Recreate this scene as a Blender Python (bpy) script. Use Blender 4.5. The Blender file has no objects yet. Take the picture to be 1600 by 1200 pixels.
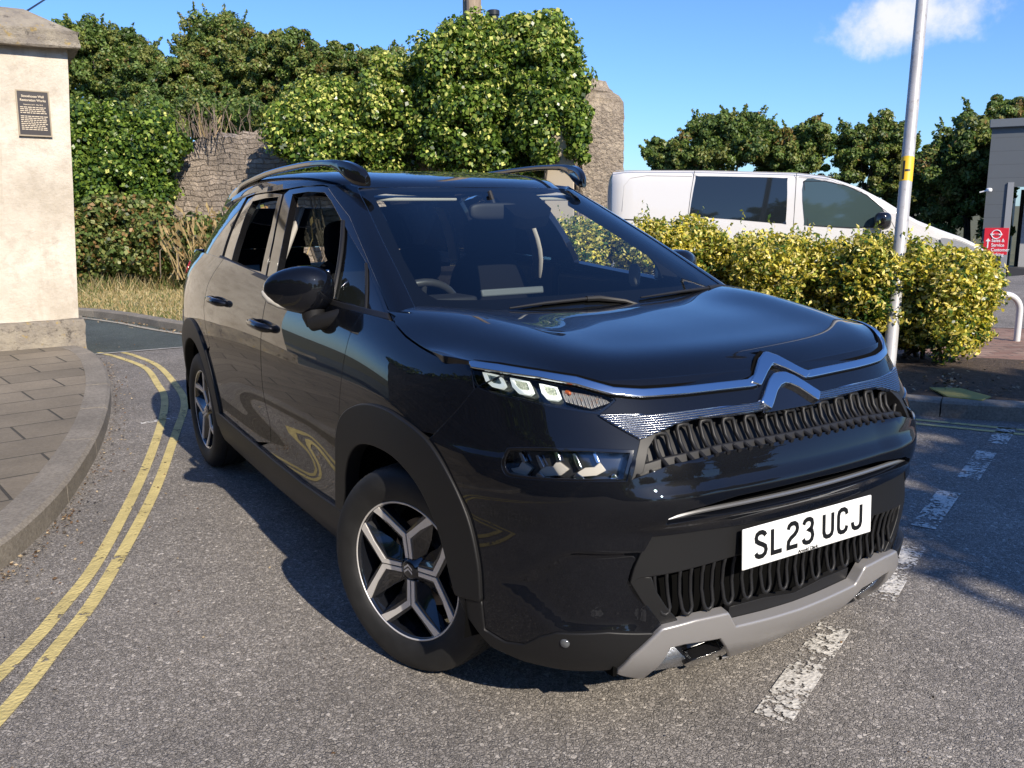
import bpy, bmesh, math, random
import numpy as np
from mathutils import Vector, Matrix
from mathutils.geometry import delaunay_2d_cdt
rnd = random.Random(7); nr = np.random.default_rng(11)
R = math.radians
sc = bpy.context.scene; col = sc.collection
# ---------------------------------------------------------------- camera
CAM = np.array([-1.90466, -2.40528, 1.41190]); YAW, PIT, ROL, FOC = 0.5534717, -0.1959977, -0.0095801, 1383.06
fw = np.array([math.sin(YAW)*math.cos(PIT), math.cos(YAW)*math.cos(PIT), math.sin(PIT)])
rt = np.cross(fw, [0, 0, 1]); rt /= np.linalg.norm(rt); up = np.cross(rt, fw)
rt, up = math.cos(ROL)*rt+math.sin(ROL)*up, -math.sin(ROL)*rt+math.cos(ROL)*up
cd = bpy.data.cameras.new('camera'); cam = bpy.data.objects.new('camera', cd); col.objects.link(cam)
cam.matrix_world = Matrix([[rt[i], up[i], -fw[i], CAM[i]] for i in range(3)]+[[0, 0, 0, 1]])
cd.sensor_width = 36; cd.lens = 36*FOC/1600; cd.clip_start = .05; cd.clip_end = 3000
sc.camera = cam
# ---------------------------------------------------------------- light
SUN = np.array([-.01, -1.55, 1.0]); SUN /= np.linalg.norm(SUN)      # towards the sun
w = bpy.data.worlds.new('World'); sc.world = w; w.use_nodes = True
WN = w.node_tree; WN.nodes.clear()
def wn(t, **k):
    n = WN.nodes.new(t)
    for a, b in k.items(): setattr(n, a, b)
    return n
sky = wn('ShaderNodeTexSky', sky_type='NISHITA', sun_disc=False)
sky.sun_elevation = math.asin(SUN[2]); sky.sun_rotation = math.atan2(SUN[0], SUN[1])
sky.altitude = 0; sky.air_density = 1.0; sky.dust_density = .3; sky.ozone_density = 1.6
bg = wn('ShaderNodeBackground'); bg.inputs[1].default_value = .135
wo = wn('ShaderNodeOutputWorld'); WN.links.new(bg.outputs[0], wo.inputs[0]); 
def wm(op, a, b=0):
    n = wn('ShaderNodeMath', operation=op)
    for v, i in ((a, 0), (b, 1)):
        if hasattr(v, 'node'): WN.links.new(v, n.inputs[i])
        else: n.inputs[i].default_value = v
    return n.outputs[0]
tcw = wn('ShaderNodeTexCoord'); tint = wn('ShaderNodeMix', data_type='RGBA', blend_type='MULTIPLY'); tint.inputs[0].default_value = 1; tint.inputs[7].default_value = (.42, .64, 1.02, 1)
WN.links.new(sky.outputs[0], tint.inputs[6])
# one small cumulus, placed by direction
cdir = fw+rt*(1425-800)/FOC-up*(30-600)/FOC; cdir /= np.linalg.norm(cdir); crt = np.cross(cdir, [0, 0, 1]); crt /= np.linalg.norm(crt); cup = np.cross(crt, cdir)
def dotn(v):
    n = wn('ShaderNodeVectorMath', operation='DOT_PRODUCT'); WN.links.new(tcw.outputs['Generated'], n.inputs[0]); n.inputs[1].default_value = tuple(v); return n.outputs['Value']
ex = wm('DIVIDE', dotn(crt), .105); ey = wm('DIVIDE', dotn(cup), .040); rr = wm('ADD', wm('POWER', wm('ABSOLUTE', ex), 2), wm('POWER', wm('ABSOLUTE', ey), 2))
nz1 = wn('ShaderNodeTexNoise'); nz1.inputs['Scale'].default_value = 17; nz1.inputs['Detail'].default_value = 8; nz1.inputs['Roughness'].default_value = .6; WN.links.new(tcw.outputs['Generated'], nz1.inputs['Vector'])
den = wm('SUBTRACT', wm('ADD', wm('MULTIPLY', nz1.outputs[0], 2.6), -.45), rr); cl = wn('ShaderNodeMapRange', interpolation_type='SMOOTHSTEP'); WN.links.new(wm('MULTIPLY', den, wm('GREATER_THAN', dotn(cdir), .5)), cl.inputs[0]); cl.inputs[1].default_value = .1; cl.inputs[2].default_value = 1.1
cm = wn('ShaderNodeMix', data_type='RGBA'); WN.links.new(cl.outputs[0], cm.inputs[0]); WN.links.new(tint.outputs[2], cm.inputs[6]); cm.inputs[7].default_value = (5.2, 5.3, 5.6, 1)
WN.links.new(cm.outputs[2], bg.inputs[0])
sd = bpy.data.lights.new('sun', 'SUN'); sd.energy = 5.0; sd.angle = R(.53); sd.color = (1, .90, .76)
so = bpy.data.objects.new('sun', sd); col.objects.link(so)
so.rotation_euler = Vector(-SUN).to_track_quat('-Z', 'Y').to_euler(); so.location = (0, -6, 30)
sc.view_settings.view_transform = 'Standard'; sc.view_settings.look = 'None'; sc.view_settings.exposure = .45; sc.view_settings.gamma = 1
sc.cycles.max_bounces = 10; sc.cycles.transparent_max_bounces = 16; sc.cycles.caustics_reflective = False; sc.cycles.caustics_refractive = False
# ---------------------------------------------------------------- materials
def mat(name, colr=(.5, .5, .5), rough=.5, metal=0, coat=0, spec=.5, coat_rough=.03, emit=None, es=1):
    m = bpy.data.materials.new(name); m.use_nodes = True; b = m.node_tree.nodes['Principled BSDF']
    b.inputs['Base Color'].default_value = (*colr, 1); b.inputs['Roughness'].default_value = rough
    b.inputs['Metallic'].default_value = metal; b.inputs['Coat Weight'].default_value = coat
    b.inputs['Coat Roughness'].default_value = coat_rough; b.inputs['Specular IOR Level'].default_value = spec
    if emit: b.inputs['Emission Color'].default_value = (*emit, 1); b.inputs['Emission Strength'].default_value = es
    return m
class NT:
    """small node helper on one material"""
    def __init__(s, m): s.m = m; s.t = m.node_tree; s.b = s.t.nodes.get('Principled BSDF'); s.tc = None
    def n(s, t, **k):
        x = s.t.nodes.new(t)
        for a, b in k.items(): setattr(x, a, b)
        return x
    def l(s, a, b): s.t.links.new(a, b)
    def co(s, kind='Object', scale=None, rot=None):
        if not s.tc: s.tc = s.n('ShaderNodeTexCoord')
        o = s.tc.outputs[kind]
        if scale is None and rot is None: return o
        mp = s.n('ShaderNodeMapping'); s.l(o, mp.inputs[0])
        if scale is not None: mp.inputs['Scale'].default_value = scale if hasattr(scale, '__len__') else (scale,)*3
        if rot is not None: mp.inputs['Rotation'].default_value = rot
        return mp.outputs[0]
    def noise(s, scale, det=4, rough=.55, vec=None, out=0, dist=0):
        x = s.n('ShaderNodeTexNoise'); x.inputs['Scale'].default_value = scale; x.inputs['Detail'].default_value = det
        x.inputs['Roughness'].default_value = rough; x.inputs['Distortion'].default_value = dist
        s.l(vec if vec is not None else s.co(), x.inputs['Vector']); return x.outputs[out]
    def vor(s, scale, feat='F1', vec=None, out=0, rand=1):
        x = s.n('ShaderNodeTexVoronoi', feature=feat); x.inputs['Scale'].default_value = scale; x.inputs['Randomness'].default_value = rand
        s.l(vec if vec is not None else s.co(), x.inputs['Vector']); return x.outputs[out]
    def ramp(s, src, stops, interp='LINEAR'):
        x = s.n('ShaderNodeValToRGB'); x.color_ramp.interpolation = interp; e = x.color_ramp.elements
        while len(e) < len(stops): e.new(.5)
        for q, (p, c) in zip(e, stops):
            q.position = p; q.color = (*c, 1) if hasattr(c, '__len__') else (c, c, c, 1)
        s.l(src, x.inputs[0]); return x.outputs[0]
    def mix(s, fac, a, b, bt='MIX'):
        x = s.n('ShaderNodeMix', data_type='RGBA', blend_type=bt)
        for v, i in ((fac, 0), (a, 6), (b, 7)):
            if hasattr(v, 'node'): s.l(v, x.inputs[i])
            elif i: x.inputs[i].default_value = (*v, 1)
            else: x.inputs[0].default_value = v
        return x.outputs[2]
    def math(s, op, a, b=0):
        x = s.n('ShaderNodeMath', operation=op)
        for v, i in ((a, 0), (b, 1)):
            if hasattr(v, 'node'): s.l(v, x.inputs[i])
            else: x.inputs[i].default_value = v
        return x.outputs[0]
    def base(s, c): s.l(c, s.b.inputs['Base Color']); return s
    def rough(s, c): s.l(c, s.b.inputs['Roughness']); return s
    def bump(s, h, dist=.01, strength=1):
        x = s.n('ShaderNodeBump'); x.inputs['Distance'].default_value = dist; x.inputs['Strength'].default_value = strength
        s.l(h, x.inputs['Height']); s.l(x.outputs[0], s.b.inputs['Normal']); return s
def glass_mat(name, tint=(.8, .9, .88), refl=1.0, ior=1.5):
    m = bpy.data.materials.new(name); m.use_nodes = True; t = m.node_tree; t.nodes.clear()
    o = t.nodes.new('ShaderNodeOutputMaterial'); tr = t.nodes.new('ShaderNodeBsdfTransparent'); g = t.nodes.new('ShaderNodeBsdfGlossy')
    f = t.nodes.new('ShaderNodeFresnel'); mx = t.nodes.new('ShaderNodeMixShader')
    tr.inputs[0].default_value = (*tint, 1); g.inputs['Roughness'].default_value = .01; g.inputs[0].default_value = (refl, refl, refl, 1)
    f.inputs[0].default_value = ior
    t.links.new(f.outputs[0], mx.inputs[0]); t.links.new(tr.outputs[0], mx.inputs[1]); t.links.new(g.outputs[0], mx.inputs[2]); t.links.new(mx.outputs[0], o.inputs[0])
    return m
# ---------------------------------------------------------------- object helpers
def tag(o, label=None, cat=None, group=None, kind=None):
    for k, v in (('label', label), ('category', cat), ('group', group), ('kind', kind)):
        if v: o[k] = v
    return o
def empty(name, loc=(0, 0, 0), rz=0, **k):
    o = bpy.data.objects.new(name, None); col.objects.link(o); o.location = loc; o.rotation_euler = (0, 0, rz); o.empty_display_size = .2
    return tag(o, **k)
def mesh_np(name, V, F, m=None, parent=None, normals=None, smooth=False, mi=None):
    """V (n,3) array, F list of index tuples or (n,3|4) array"""
    me = bpy.data.meshes.new(name); V = np.asarray(V, np.float32)
    if isinstance(F, np.ndarray):
        k = F.shape[1]; me.vertices.add(len(V)); me.vertices.foreach_set('co', V.ravel())
        me.loops.add(F.size); me.loops.foreach_set('vertex_index', F.ravel().astype(np.int32))
        me.polygons.add(len(F)); me.polygons.foreach_set('loop_start', np.arange(0, F.size, k, dtype=np.int32))
        me.update(calc_edges=True)
    else: me.from_pydata([tuple(map(float, v)) for v in V], [], [tuple(int(i) for i in f) for f in F]); me.update()
    ms = m if isinstance(m, (list, tuple)) else [m]
    for q in ms:
        if q: me.materials.append(q)
    if mi is not None: me.polygons.foreach_set('material_index', np.asarray(mi, np.int32))
    if smooth or normals is not None: me.polygons.foreach_set('use_smooth', np.ones(len(me.polygons), bool))
    if normals is not None: me.normals_split_custom_set_from_vertices([tuple(map(float, n)) for n in normals])
    o = bpy.data.objects.new(name, me); col.objects.link(o)
    if parent: o.parent = parent
    return o
class MB:
    """collects simple solids, linked as ONE mesh object"""
    def __init__(s): s.V = []; s.F = []; s.M = []
    def add(s, V, F, mi=0):
        n = len(s.V); s.V += [tuple(map(float, v)) for v in V]; s.F += [tuple(int(i)+n for i in f) for f in F]; s.M += [mi]*len(F); return s
    def box(s, c, d, rz=0, mi=0, M=None):
        x, y, z = np.array(d)/2; V = [(a, b, e) for a in (-x, x) for b in (-y, y) for e in (-z, z)]
        if M is None: M = Matrix.Rotation(rz, 3, 'Z')
        V = [Vector(c)+M @ Vector(v) for v in V]
        return s.add(V, [(0, 1, 3, 2), (4, 6, 7, 5), (0, 4, 5, 1), (2, 3, 7, 6), (0, 2, 6, 4), (1, 5, 7, 3)], mi)
    def tube(s, P, r, n=10, mi=0, cap=True, closed=False):
        P = [Vector(p) for p in P]; k = len(P); rr = r if hasattr(r, '__len__') else [r]*k; V = []; u = None
        for i, p in enumerate(P):
            t = (P[(i+1) % k]-P[i-1]) if closed else (P[min(i+1, k-1)]-P[max(i-1, 0)])
            t.normalize()
            if u is None: u = t.orthogonal().normalized()
            u = (u-t*u.dot(t)).normalized(); v = t.cross(u)
            V += [p+(u*math.cos(q)+v*math.sin(q))*rr[i] for q in np.linspace(0, 2*math.pi, n, endpoint=False)]
        F = [(i*n+j, i*n+(j+1) % n, ((i+1) % k)*n+(j+1) % n, ((i+1) % k)*n+j) for i in range(k if closed else k-1) for j in range(n)]
        if cap and not closed: F += [tuple(range(n-1, -1, -1)), tuple((k-1)*n+j for j in range(n))]
        return s.add(V, F, mi)
    def prism(s, P, d, mi=0):
        """polygon P (3-D points, planar) extruded by vector d"""
        k = len(P); P = [Vector(p) for p in P]; d = Vector(d)
        return s.add(P+[p+d for p in P], [tuple(range(k-1, -1, -1)), tuple(range(k, 2*k))]+[(i, (i+1) % k, k+(i+1) % k, k+i) for i in range(k)], mi)
    def lathe(s, prof, n=48, M=None, mi=0):
        """prof list of (r, h); axis = local +Z of M"""
        M = M or Matrix.Identity(4); V = []; k = len(prof)
        for r, h in prof: V += [M @ Vector((r*math.cos(q), r*math.sin(q), h)) for q in np.linspace(0, 2*math.pi, n, endpoint=False)]
        return s.add(V, [(i*n+j, i*n+(j+1) % n, (i+1)*n+(j+1) % n, (i+1)*n+j) for i in range(k-1) for j in range(n)], mi)
    def build(s, name, m, parent=None, bevel=0, smooth=False, angle=40, seg=2, fixn=True):
        o = mesh_np(name, s.V, s.F, m, parent, mi=s.M if any(s.M) else None)
        if fixn:
            bm = bmesh.new(); bm.from_mesh(o.data); bmesh.ops.recalc_face_normals(bm, faces=bm.faces); bm.to_mesh(o.data); bm.free()
        if bevel:
            b = o.modifiers.new('bevel', 'BEVEL'); b.width = bevel; b.segments = seg; b.limit_method = 'ANGLE'; b.angle_limit = R(35)
        if smooth or bevel: o.data.polygons.foreach_set('use_smooth', np.ones(len(o.data.polygons), bool)); o.data.set_sharp_from_angle(angle=R(angle))
        return o
def text_mesh(name, s, size, m, parent, M, depth=.002, align='CENTER', bold=0.0, sx=1.0, space=1.0):
    c = bpy.data.curves.new(name, 'FONT'); c.body = s; c.size = size; c.align_x = align; c.align_y = 'CENTER'; c.extrude = depth; c.offset = bold; c.space_character = space
    o = bpy.data.objects.new(name, c); col.objects.link(o); dg = bpy.context.evaluated_depsgraph_get()
    me = bpy.data.meshes.new_from_object(o.evaluated_get(dg)); bpy.data.objects.remove(o)
    me.transform(M @ Matrix.Diagonal((sx, 1, 1, 1))); me.materials.clear(); me.materials.append(m); me.name = name
    q = bpy.data.objects.new(name, me); col.objects.link(q)
    if parent: q.parent = parent
    return q
def frame_mat(o, x, y):
    """4x4 with origin o, local x and y directions, z = x cross y"""
    x = Vector(x).normalized(); y = Vector(y); z = x.cross(y).normalized(); y = z.cross(x)
    return Matrix([[x[i], y[i], z[i], o[i]] for i in range(3)]+[[0, 0, 0, 1]])
# ---------------------------------------------------------------- spline surfaces
def projpx(P):
    q = (np.atleast_2d(P)-CAM) @ np.array([rt, up, fw]).T
    return np.stack([800+FOC*q[:, 0]/q[:, 2], 600-FOC*q[:, 1]/q[:, 2]], 1)
class Surf:
    """bicubic spline through a net N[row][column] of (X, y, z); X >= 0 is the half width, a the column and b the row
    coordinate; a < 0 is the other half, mirrored. World x = -X (the photo's near side is the car's right side)."""
    def __init__(s, net, sym_end=True, sign=1, out_dir=1):
        N = np.array(net, float); s.nr, s.nc = N.shape[:2]; s.sym_end = sym_end
        def solve(n, left, right):
            A = np.zeros((n, n))
            for i in range(n):
                A[i, i] += 4
                if i > 0: A[i, i-1] += 1
                elif left == 'ext': A[i, i] += 2; A[i, i+1] -= 1
                if i < n-1: A[i, i+1] += 1
                elif right == 'ext': A[i, i] += 2; A[i, i-1] -= 1
            return A/6
        P = np.linalg.solve(solve(s.nr, 'ext', 'ext'), N.reshape(s.nr, -1)).reshape(N.shape)
        Q = np.empty_like(P)
        for k in range(3):                                # columns, mirror symmetric at a = 0 (and at the far end)
            n = s.nc; A = solve(n, '', '' if sym_end else 'ext'); sg = -1 if k == 0 else 1
            A[0, 1] += sg/6
            if sym_end: A[n-1, n-2] += sg/6
            Q[:, :, k] = np.linalg.solve(A, P[:, :, k].T).T
        if 1:
            g = Q[:, 1:2]*[-1, 1, 1]; e = Q[:, -2:-1]*[-1, 1, 1] if sym_end else 2*Q[:, -1:]-Q[:, -2:-1]
            Q = np.concatenate([g, Q, e], 1); Q = np.concatenate([2*Q[:1]-Q[1:2], Q, 2*Q[-1:]-Q[-2:-1]], 0)
        s.Q = Q; s.sign = sign
    def raw(s, a, b):
        a = np.asarray(a, float); b = np.asarray(b, float); sg = np.where(a < 0, -1., 1.); a = np.abs(a)
        i = np.clip(np.floor(a).astype(int), 0, s.nc-2); j = np.clip(np.floor(b).astype(int), 0, s.nr-2); u = a-i; v = b-j
        B = lambda t: np.stack([(1-t)**3, 3*t**3-6*t**2+4, -3*t**3+3*t**2+3*t+1, t**3], -1)/6
        wu, wv = B(u), B(v); ii = i[..., None]+np.arange(4); jj = j[..., None]+np.arange(4)
        G = s.Q[jj[..., :, None], ii[..., None, :]]
        p = np.einsum('...ij,...i,...j->...', np.moveaxis(G, -1, 0), wv, wu); p = np.moveaxis(p, 0, -1)
        return np.stack([-p[..., 0]*sg, p[..., 1], p[..., 2]], -1)
    def nrm(s, a, b, f=None):
        f = f or s.raw; e = 2e-3; a = np.asarray(a, float); b = np.asarray(b, float)
        n = np.cross(f(a+e, b)-f(a-e, b), f(a, b+e)-f(a, b-e)); return s.sign*n/np.maximum(np.linalg.norm(n, axis=-1, keepdims=True), 1e-12)
    def P(s, a, b, off=0): 
        p = s.raw(a, b)
        return p if np.isscalar(off) and off == 0 else p+np.asarray(off)[..., None]*s.nrm(a, b) if not np.isscalar(off) else p+off*s.nrm(a, b)
    def inv(s, T, fn, amin=0, amax=None, bmin=0, bmax=None):
        """domain points whose fn(position) equals the 2-D targets T"""
        amax = s.nc-1 if amax is None else amax; bmax = s.nr-1 if bmax is None else bmax
        if not hasattr(s, 'gc'): s.gc = {}
        key = (id(fn), amin, amax, bmin, bmax)
        ga, gb = np.meshgrid(np.linspace(amin, amax, 160), np.linspace(bmin, bmax, 120)); ga = ga.ravel(); gb = gb.ravel(); gq = fn(s.raw(ga, gb))
        out = []
        for t in np.atleast_2d(T):
            k = np.argmin(((gq-t)**2).sum(1)); a, b = ga[k], gb[k]
            for _ in range(12):
                h = 1e-4; q = fn(s.raw(np.array([a, a+h, a]), np.array([b, b, b+h]))); r = t-q[0]
                J = np.stack([(q[1]-q[0])/h, (q[2]-q[0])/h], 1)
                if abs(np.linalg.det(J)) < 1e-14: break
                d = np.linalg.solve(J, r); d = np.clip(d, -.3, .3); a += d[0]; b += d[1]; b = min(max(b, bmin-.6), bmax+.6); a = min(max(a, amin-.6), amax+.6)
            out.append((a, b))
        return np.array(out)
    def px(s, T, **k): return s.inv([t[:2] for t in T], projpx, **k)
    def yz(s, T, **k): return s.inv([t[:2] for t in T], lambda p: p[..., 1:], **k)
    def xz(s, T, **k): return s.inv([t[:2] for t in T], lambda p: np.stack([-p[..., 0], p[..., 2]], -1), **k)
    def xy(s, T, **k): return s.inv([t[:2] for t in T], lambda p: np.stack([-p[..., 0], p[..., 1]], -1), **k)
def smooth_loop(P, corners=(), n=6, closed=True):
    """Catmull-Rom through P, broken at the corner indices"""
    P = np.asarray(P, float); k = len(P); out = []; C = set(c % k for c in corners)
    for i in range(k if closed else k-1):
        p1, p2 = P[i], P[(i+1) % k]
        p0 = P[(i-1) % k] if (i not in C and (closed or i > 0)) else 2*p1-p2
        p3 = P[(i+2) % k] if ((i+1) % k not in C and (closed or i+2 < k)) else 2*p2-p1
        for t in np.linspace(0, 1, n, endpoint=False):
            out.append(.5*(2*p1+(p2-p0)*t+(2*p0-5*p1+4*p2-p3)*t*t+(3*p1-p0-3*p2+p3)*t**3))
    if not closed: out.append(P[-1])
    return np.array(out)
def inside(pts, poly):
    x, y = pts[:, 0], pts[:, 1]; r = np.zeros(len(pts), bool); n = len(poly)
    for i in range(n):
        (x1, y1), (x2, y2) = poly[i], poly[i-1]; c = (y1 > y) != (y2 > y)
        with np.errstate(all='ignore'): r ^= c & (x < (x2-x1)*(y-y1)/(y2-y1)+x1)
    return r
def sdist(pts, poly):
    d = np.full(len(pts), 1e9)
    for i in range(len(poly)):
        a = np.asarray(poly[i-1]); b = np.asarray(poly[i]); ab = b-a; t = np.clip(((pts-a) @ ab)/max(ab @ ab, 1e-18), 0, 1)
        d = np.minimum(d, np.linalg.norm(pts-a-t[:, None]*ab, axis=1))
    return d
def sym(half):
    """half outline whose ends lie on the centre line -> full outline"""
    h = np.array(half, float); h[0, 0] = 0; h[-1, 0] = 0; m = h[1:-1][::-1]*[-1, 1]
    return np.concatenate([h, m])
def patch(name, m, S, loops, parent=None, off=0, th=.012, step=.025, mirror=False, disp=None, round_=.0016, back=False, lin=False, both=True):
    """trim the surface S with loops (outer, holes) in its (a, b) domain and give it an edge of depth th; one mesh per side"""
    loops = [np.asarray(l, float) for l in loops]
    f = (lambda a, b: S.P(a, b, off)) if disp is None else (lambda a, b: S.raw(a, b)+(off+disp(a, b, S.raw(a, b)))[..., None]*S.nrm(a, b))
    al = np.concatenate(loops); ca, cb = al.mean(0); h = .05
    q = S.raw(np.array([ca, ca+h, ca]), np.array([cb, cb, cb+h])); sa = max(np.linalg.norm(q[1]-q[0])/h, .02); sb = max(np.linalg.norm(q[2]-q[0])/h, .02)
    K = np.array([sa, sb]); L2 = []
    for l in loops:                                        # resample long edges
        o = []
        for i in range(len(l)):
            p, r = l[i], l[(i+1) % len(l)]; d = np.linalg.norm((r-p)*K); n = max(1, int(math.ceil(d/(step*.8))))
            o += [p+(r-p)*t/n for t in range(n)]
        o = np.array(o); keep = np.linalg.norm((o-np.roll(o, 1, 0))*K, axis=1) > 2e-4; L2.append(o[keep])
    ar = lambda l: .5*np.sum(l[:, 0]*np.roll(l[:, 1], -1)-np.roll(l[:, 0], -1)*l[:, 1])
    L2 = [l if (ar(l) > 0) == (k == 0) else l[::-1] for k, l in enumerate(L2)]
    lo = al.min(0); hi = al.max(0)
    ga, gb = np.meshgrid(np.arange(lo[0], hi[0], step/sa), np.arange(lo[1], hi[1], step/sb*.9)); G = np.stack([ga.ravel(), gb.ravel()], 1)
    ok = inside(G, L2[0])
    for l in L2[1:]: ok &= ~inside(G, l)
    G = G[ok]
    for l in L2: G = G[sdist(G*K, l*K) > step*.45]
    pts = []; ed = []; spans = []
    for l in L2: n = len(pts); pts += l.tolist(); ed += [(n+i, n+(i+1) % len(l)) for i in range(len(l))]; spans.append((n, len(l)))
    nb = len(pts); pts = np.array(pts+G.tolist())
    vo, _, fo, ov, _, _ = delaunay_2d_cdt([Vector((float(x), float(y))) for x, y in pts*K], ed, [], 0, 1e-7)
    V2 = np.array([(v.x, v.y) for v in vo])/K; T = np.array([t for t in fo if len(t) == 3])
    cen = V2[T].mean(1); ok = inside(cen, L2[0])
    for l in L2[1:]: ok &= ~inside(cen, l)
    T = T[ok]; W = f(V2[:, 0], V2[:, 1]); NN = S.nrm(V2[:, 0], V2[:, 1], f)
    fn = np.cross(W[T[:, 1]]-W[T[:, 0]], W[T[:, 2]]-W[T[:, 0]]); flip = (fn*NN[T[:, 0]]).sum(1) < 0; T[flip] = T[flip][:, ::-1]
    mp = {}
    for i, o in enumerate(ov):
        for k in o: mp[k] = i
    V = W.tolist(); N = NN.tolist(); F = [tuple(t) for t in T]
    if th:
        for si, (st, ln) in enumerate(spans):
            id0 = [mp[st+i] for i in range(ln)]; p = W[id0]; n = NN[id0]
            t = np.roll(p, -1, 0)-np.roll(p, 1, 0); t /= np.maximum(np.linalg.norm(t, axis=1, keepdims=True), 1e-9)
            o = np.cross(t, n)                              # outward of the panel
            tst = f(V2[id0, 0][:1], V2[id0, 1][:1])         # orientation: the (a,b) map may mirror
            q3 = L2[si]; e = 1e-3; k0 = 0; d2 = q3[1 % ln]-q3[-1]; nin = np.array([-d2[1]*K[1], d2[0]*K[0]]); nin = nin/np.linalg.norm(nin)/K
            pin = f(np.array([q3[0, 0]+nin[0]*.004]), np.array([q3[0, 1]+nin[1]*.004]))[0]
            if (pin-p[0]) @ o[0] > 0: o = -o
            rings = [(0, 0, n), (round_*.75, round_*.3, (n+o)/1.4142), (round_, round_, o), (round_, th, o)]
            base = []
            for k, (ou, dn, nn) in enumerate(rings):
                if k == 0: base.append(id0); continue
                b0 = len(V); V += (p+o*ou-n*dn).tolist(); N += nn.tolist(); base.append(list(range(b0, b0+ln)))
            for k in range(3):
                A, B = base[k], base[k+1]
                for i in range(ln):
                    j = (i+1) % ln; F.append((A[i], B[i], B[j], A[j]))
            if back and si == 0: pass
    V = np.array(V); N = np.array(N); F2 = []
    for q in F:                                            # orient the rim with its normals
        q = tuple(q)
        if len(q) == 4:
            g = np.cross(V[q[1]]-V[q[0]], V[q[3]]-V[q[0]])
            if g @ (N[q[1]]+N[q[0]]) < 0: q = q[::-1]
        F2.append(q)
    res = [mesh_np(name, V, F2, m, parent, normals=N)]
    if mirror:
        res.append(mesh_np(name, V*[-1, 1, 1], [q[::-1] for q in F2], m, parent, normals=N*[-1, 1, 1]))
    return res
def sweep(S, path, w=.004, h=.004, off=0, n=8, closed=False):
    """tube data laid along a path of (a, b) on S: returns points"""
    path = np.asarray(path, float); return S.P(path[:, 0], path[:, 1], off)
# ================================================================= CAR (car's own axes: front axle at y = 0, nose towards -y)
PAINT = mat('black car paint', (.0028, .0034, .0055), .5, 0, 1, .05, .006)
_p = NT(PAINT); _p.b.inputs['Coat IOR'].default_value = 1.47
GLOSSBLK = mat('gloss black', (.006, .006, .007), .08, 0, .6)
PLAST = mat('black textured plastic', (.009, .009, .0095), .5, spec=.35)
_p = NT(PLAST); _p.bump(_p.noise(900, 2), .0004, .5)
PLAST2 = mat('dark smooth plastic', (.012, .012, .013), .5, spec=.35)
DARK = mat('matt black void', (.003, .003, .003), .9, spec=.05)
CHROME = mat('satin chrome', (.62, .64, .67), .12, 1)
RIBCHROME = mat('ribbed chrome', (.5, .53, .58), .22, 1)
_p = NT(RIBCHROME); _w = _p.n('ShaderNodeTexWave', bands_direction='Z'); _w.inputs['Scale'].default_value = 62; _p.l(_p.co(), _w.inputs[0]); _p.bump(_w.outputs[1], .004, .9)
SILVER = mat('silver skid plate', (.33, .32, .315), .36, .45)
RUBBER = mat('tyre rubber', (.016, .016, .016), .68)
_p = NT(RUBBER); _p.base(_p.ramp(_p.noise(14, 6), [(.35, .008), (.7, .018)])).bump(_p.noise(220, 3), .0012, .4)
ALLOY = mat('machined alloy', (.84, .81, .77), .34, .55)
WHITEL = mat('white light guide', (.8, .82, .8), .25, emit=(.95, 1, .9), es=.45)
AMBER = mat('amber bulb', (.5, .10, .02), .25)
LENS = glass_mat('clear lamp lens', (.93, .95, .96), .8, 1.35)
WSCREEN = glass_mat('windscreen glass', (.90, .97, .97), 1, 1.6)
SIDEGL = glass_mat('side glass', (.62, .72, .68), 1, 1.6)
TINT = glass_mat('tinted rear glass', (.45, .52, .50), 1, 1.6)
IRON = mat('brake disc steel', (.25, .22, .2), .4, .8)
TRIM = mat('black interior trim', (.008, .008, .009), .6)
CLOTH = mat('dark seat cloth', (.008, .008, .009), .95, spec=.08)
HEADL = mat('pale grey headlining', (.42, .40, .37), .9)
PLATEW = mat('white plate', (.82, .83, .82), .25); PLATEK = mat('plate letters', (.006, .006, .006), .4)
# ---- lower body ring: columns run from nose centre round to tail centre, rows from sill to belt
FZ = [.165, .25, .36, .48, .60, .70, .80, .885, .945, .995]
wa = [(0, -.868), (.25, -.857), (.48, -.818), (.66, -.72), (.775, -.565), (.845, -.36)]
ins = [[.13, .045, .014, .006, .002, 0, .032, .088, .138, .19],
       [.13, .045, .014, .006, .002, 0, .032, .088, .138, .188],
       [.12, .04, .012, .004, .002, 0, .026, .076, .122, .17],
       [.10, .032, .008, .002, 0, .002, .022, .062, .10, .142],
       [.08, .026, .006, 0, .0, .003, .018, .046, .076, .108],
       [.06, .02, .004, 0, .0, .002, .012, .030, .052, .082]]
cols = []
for i, (x, y) in enumerate(wa):
    t = (0, -1) if i == 0 else None
    if t is None:
        a = np.array(wa[i-1]); b = np.array(wa[i+1] if i < 5 else (.875, -.08)); d = b-a; d /= np.linalg.norm(d); t = (d[1], -d[0])
    cols.append([(x-t[0]*k, y-t[1]*k, z+.004*i*(z > .9)) for k, z in zip(ins[i], FZ)])
def side(y, xs, zs): cols.append([(x, y, z) for x, z in zip(xs, zs)])
side(-.08, [.805, .85, .868, .876, .879, .877, .868, .852, .826, .788], [.18, .27, .38, .50, .62, .73, .83, .92, .985, 1.032])
side(.35, [.80, .846, .864, .873, .878, .876, .867, .85, .826, .79], [.20, .29, .40, .52, .64, .76, .87, .965, 1.035, 1.092])
side(.9, [.80, .846, .861, .870, .877, .877, .868, .852, .830, .80], [.20, .30, .41, .53, .66, .78, .89, .98, 1.055, 1.112])
side(1.5, [.80, .844, .858, .867, .875, .876, .869, .853, .83, .80], [.20, .30, .42, .54, .67, .79, .91, 1.005, 1.08, 1.142])
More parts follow.
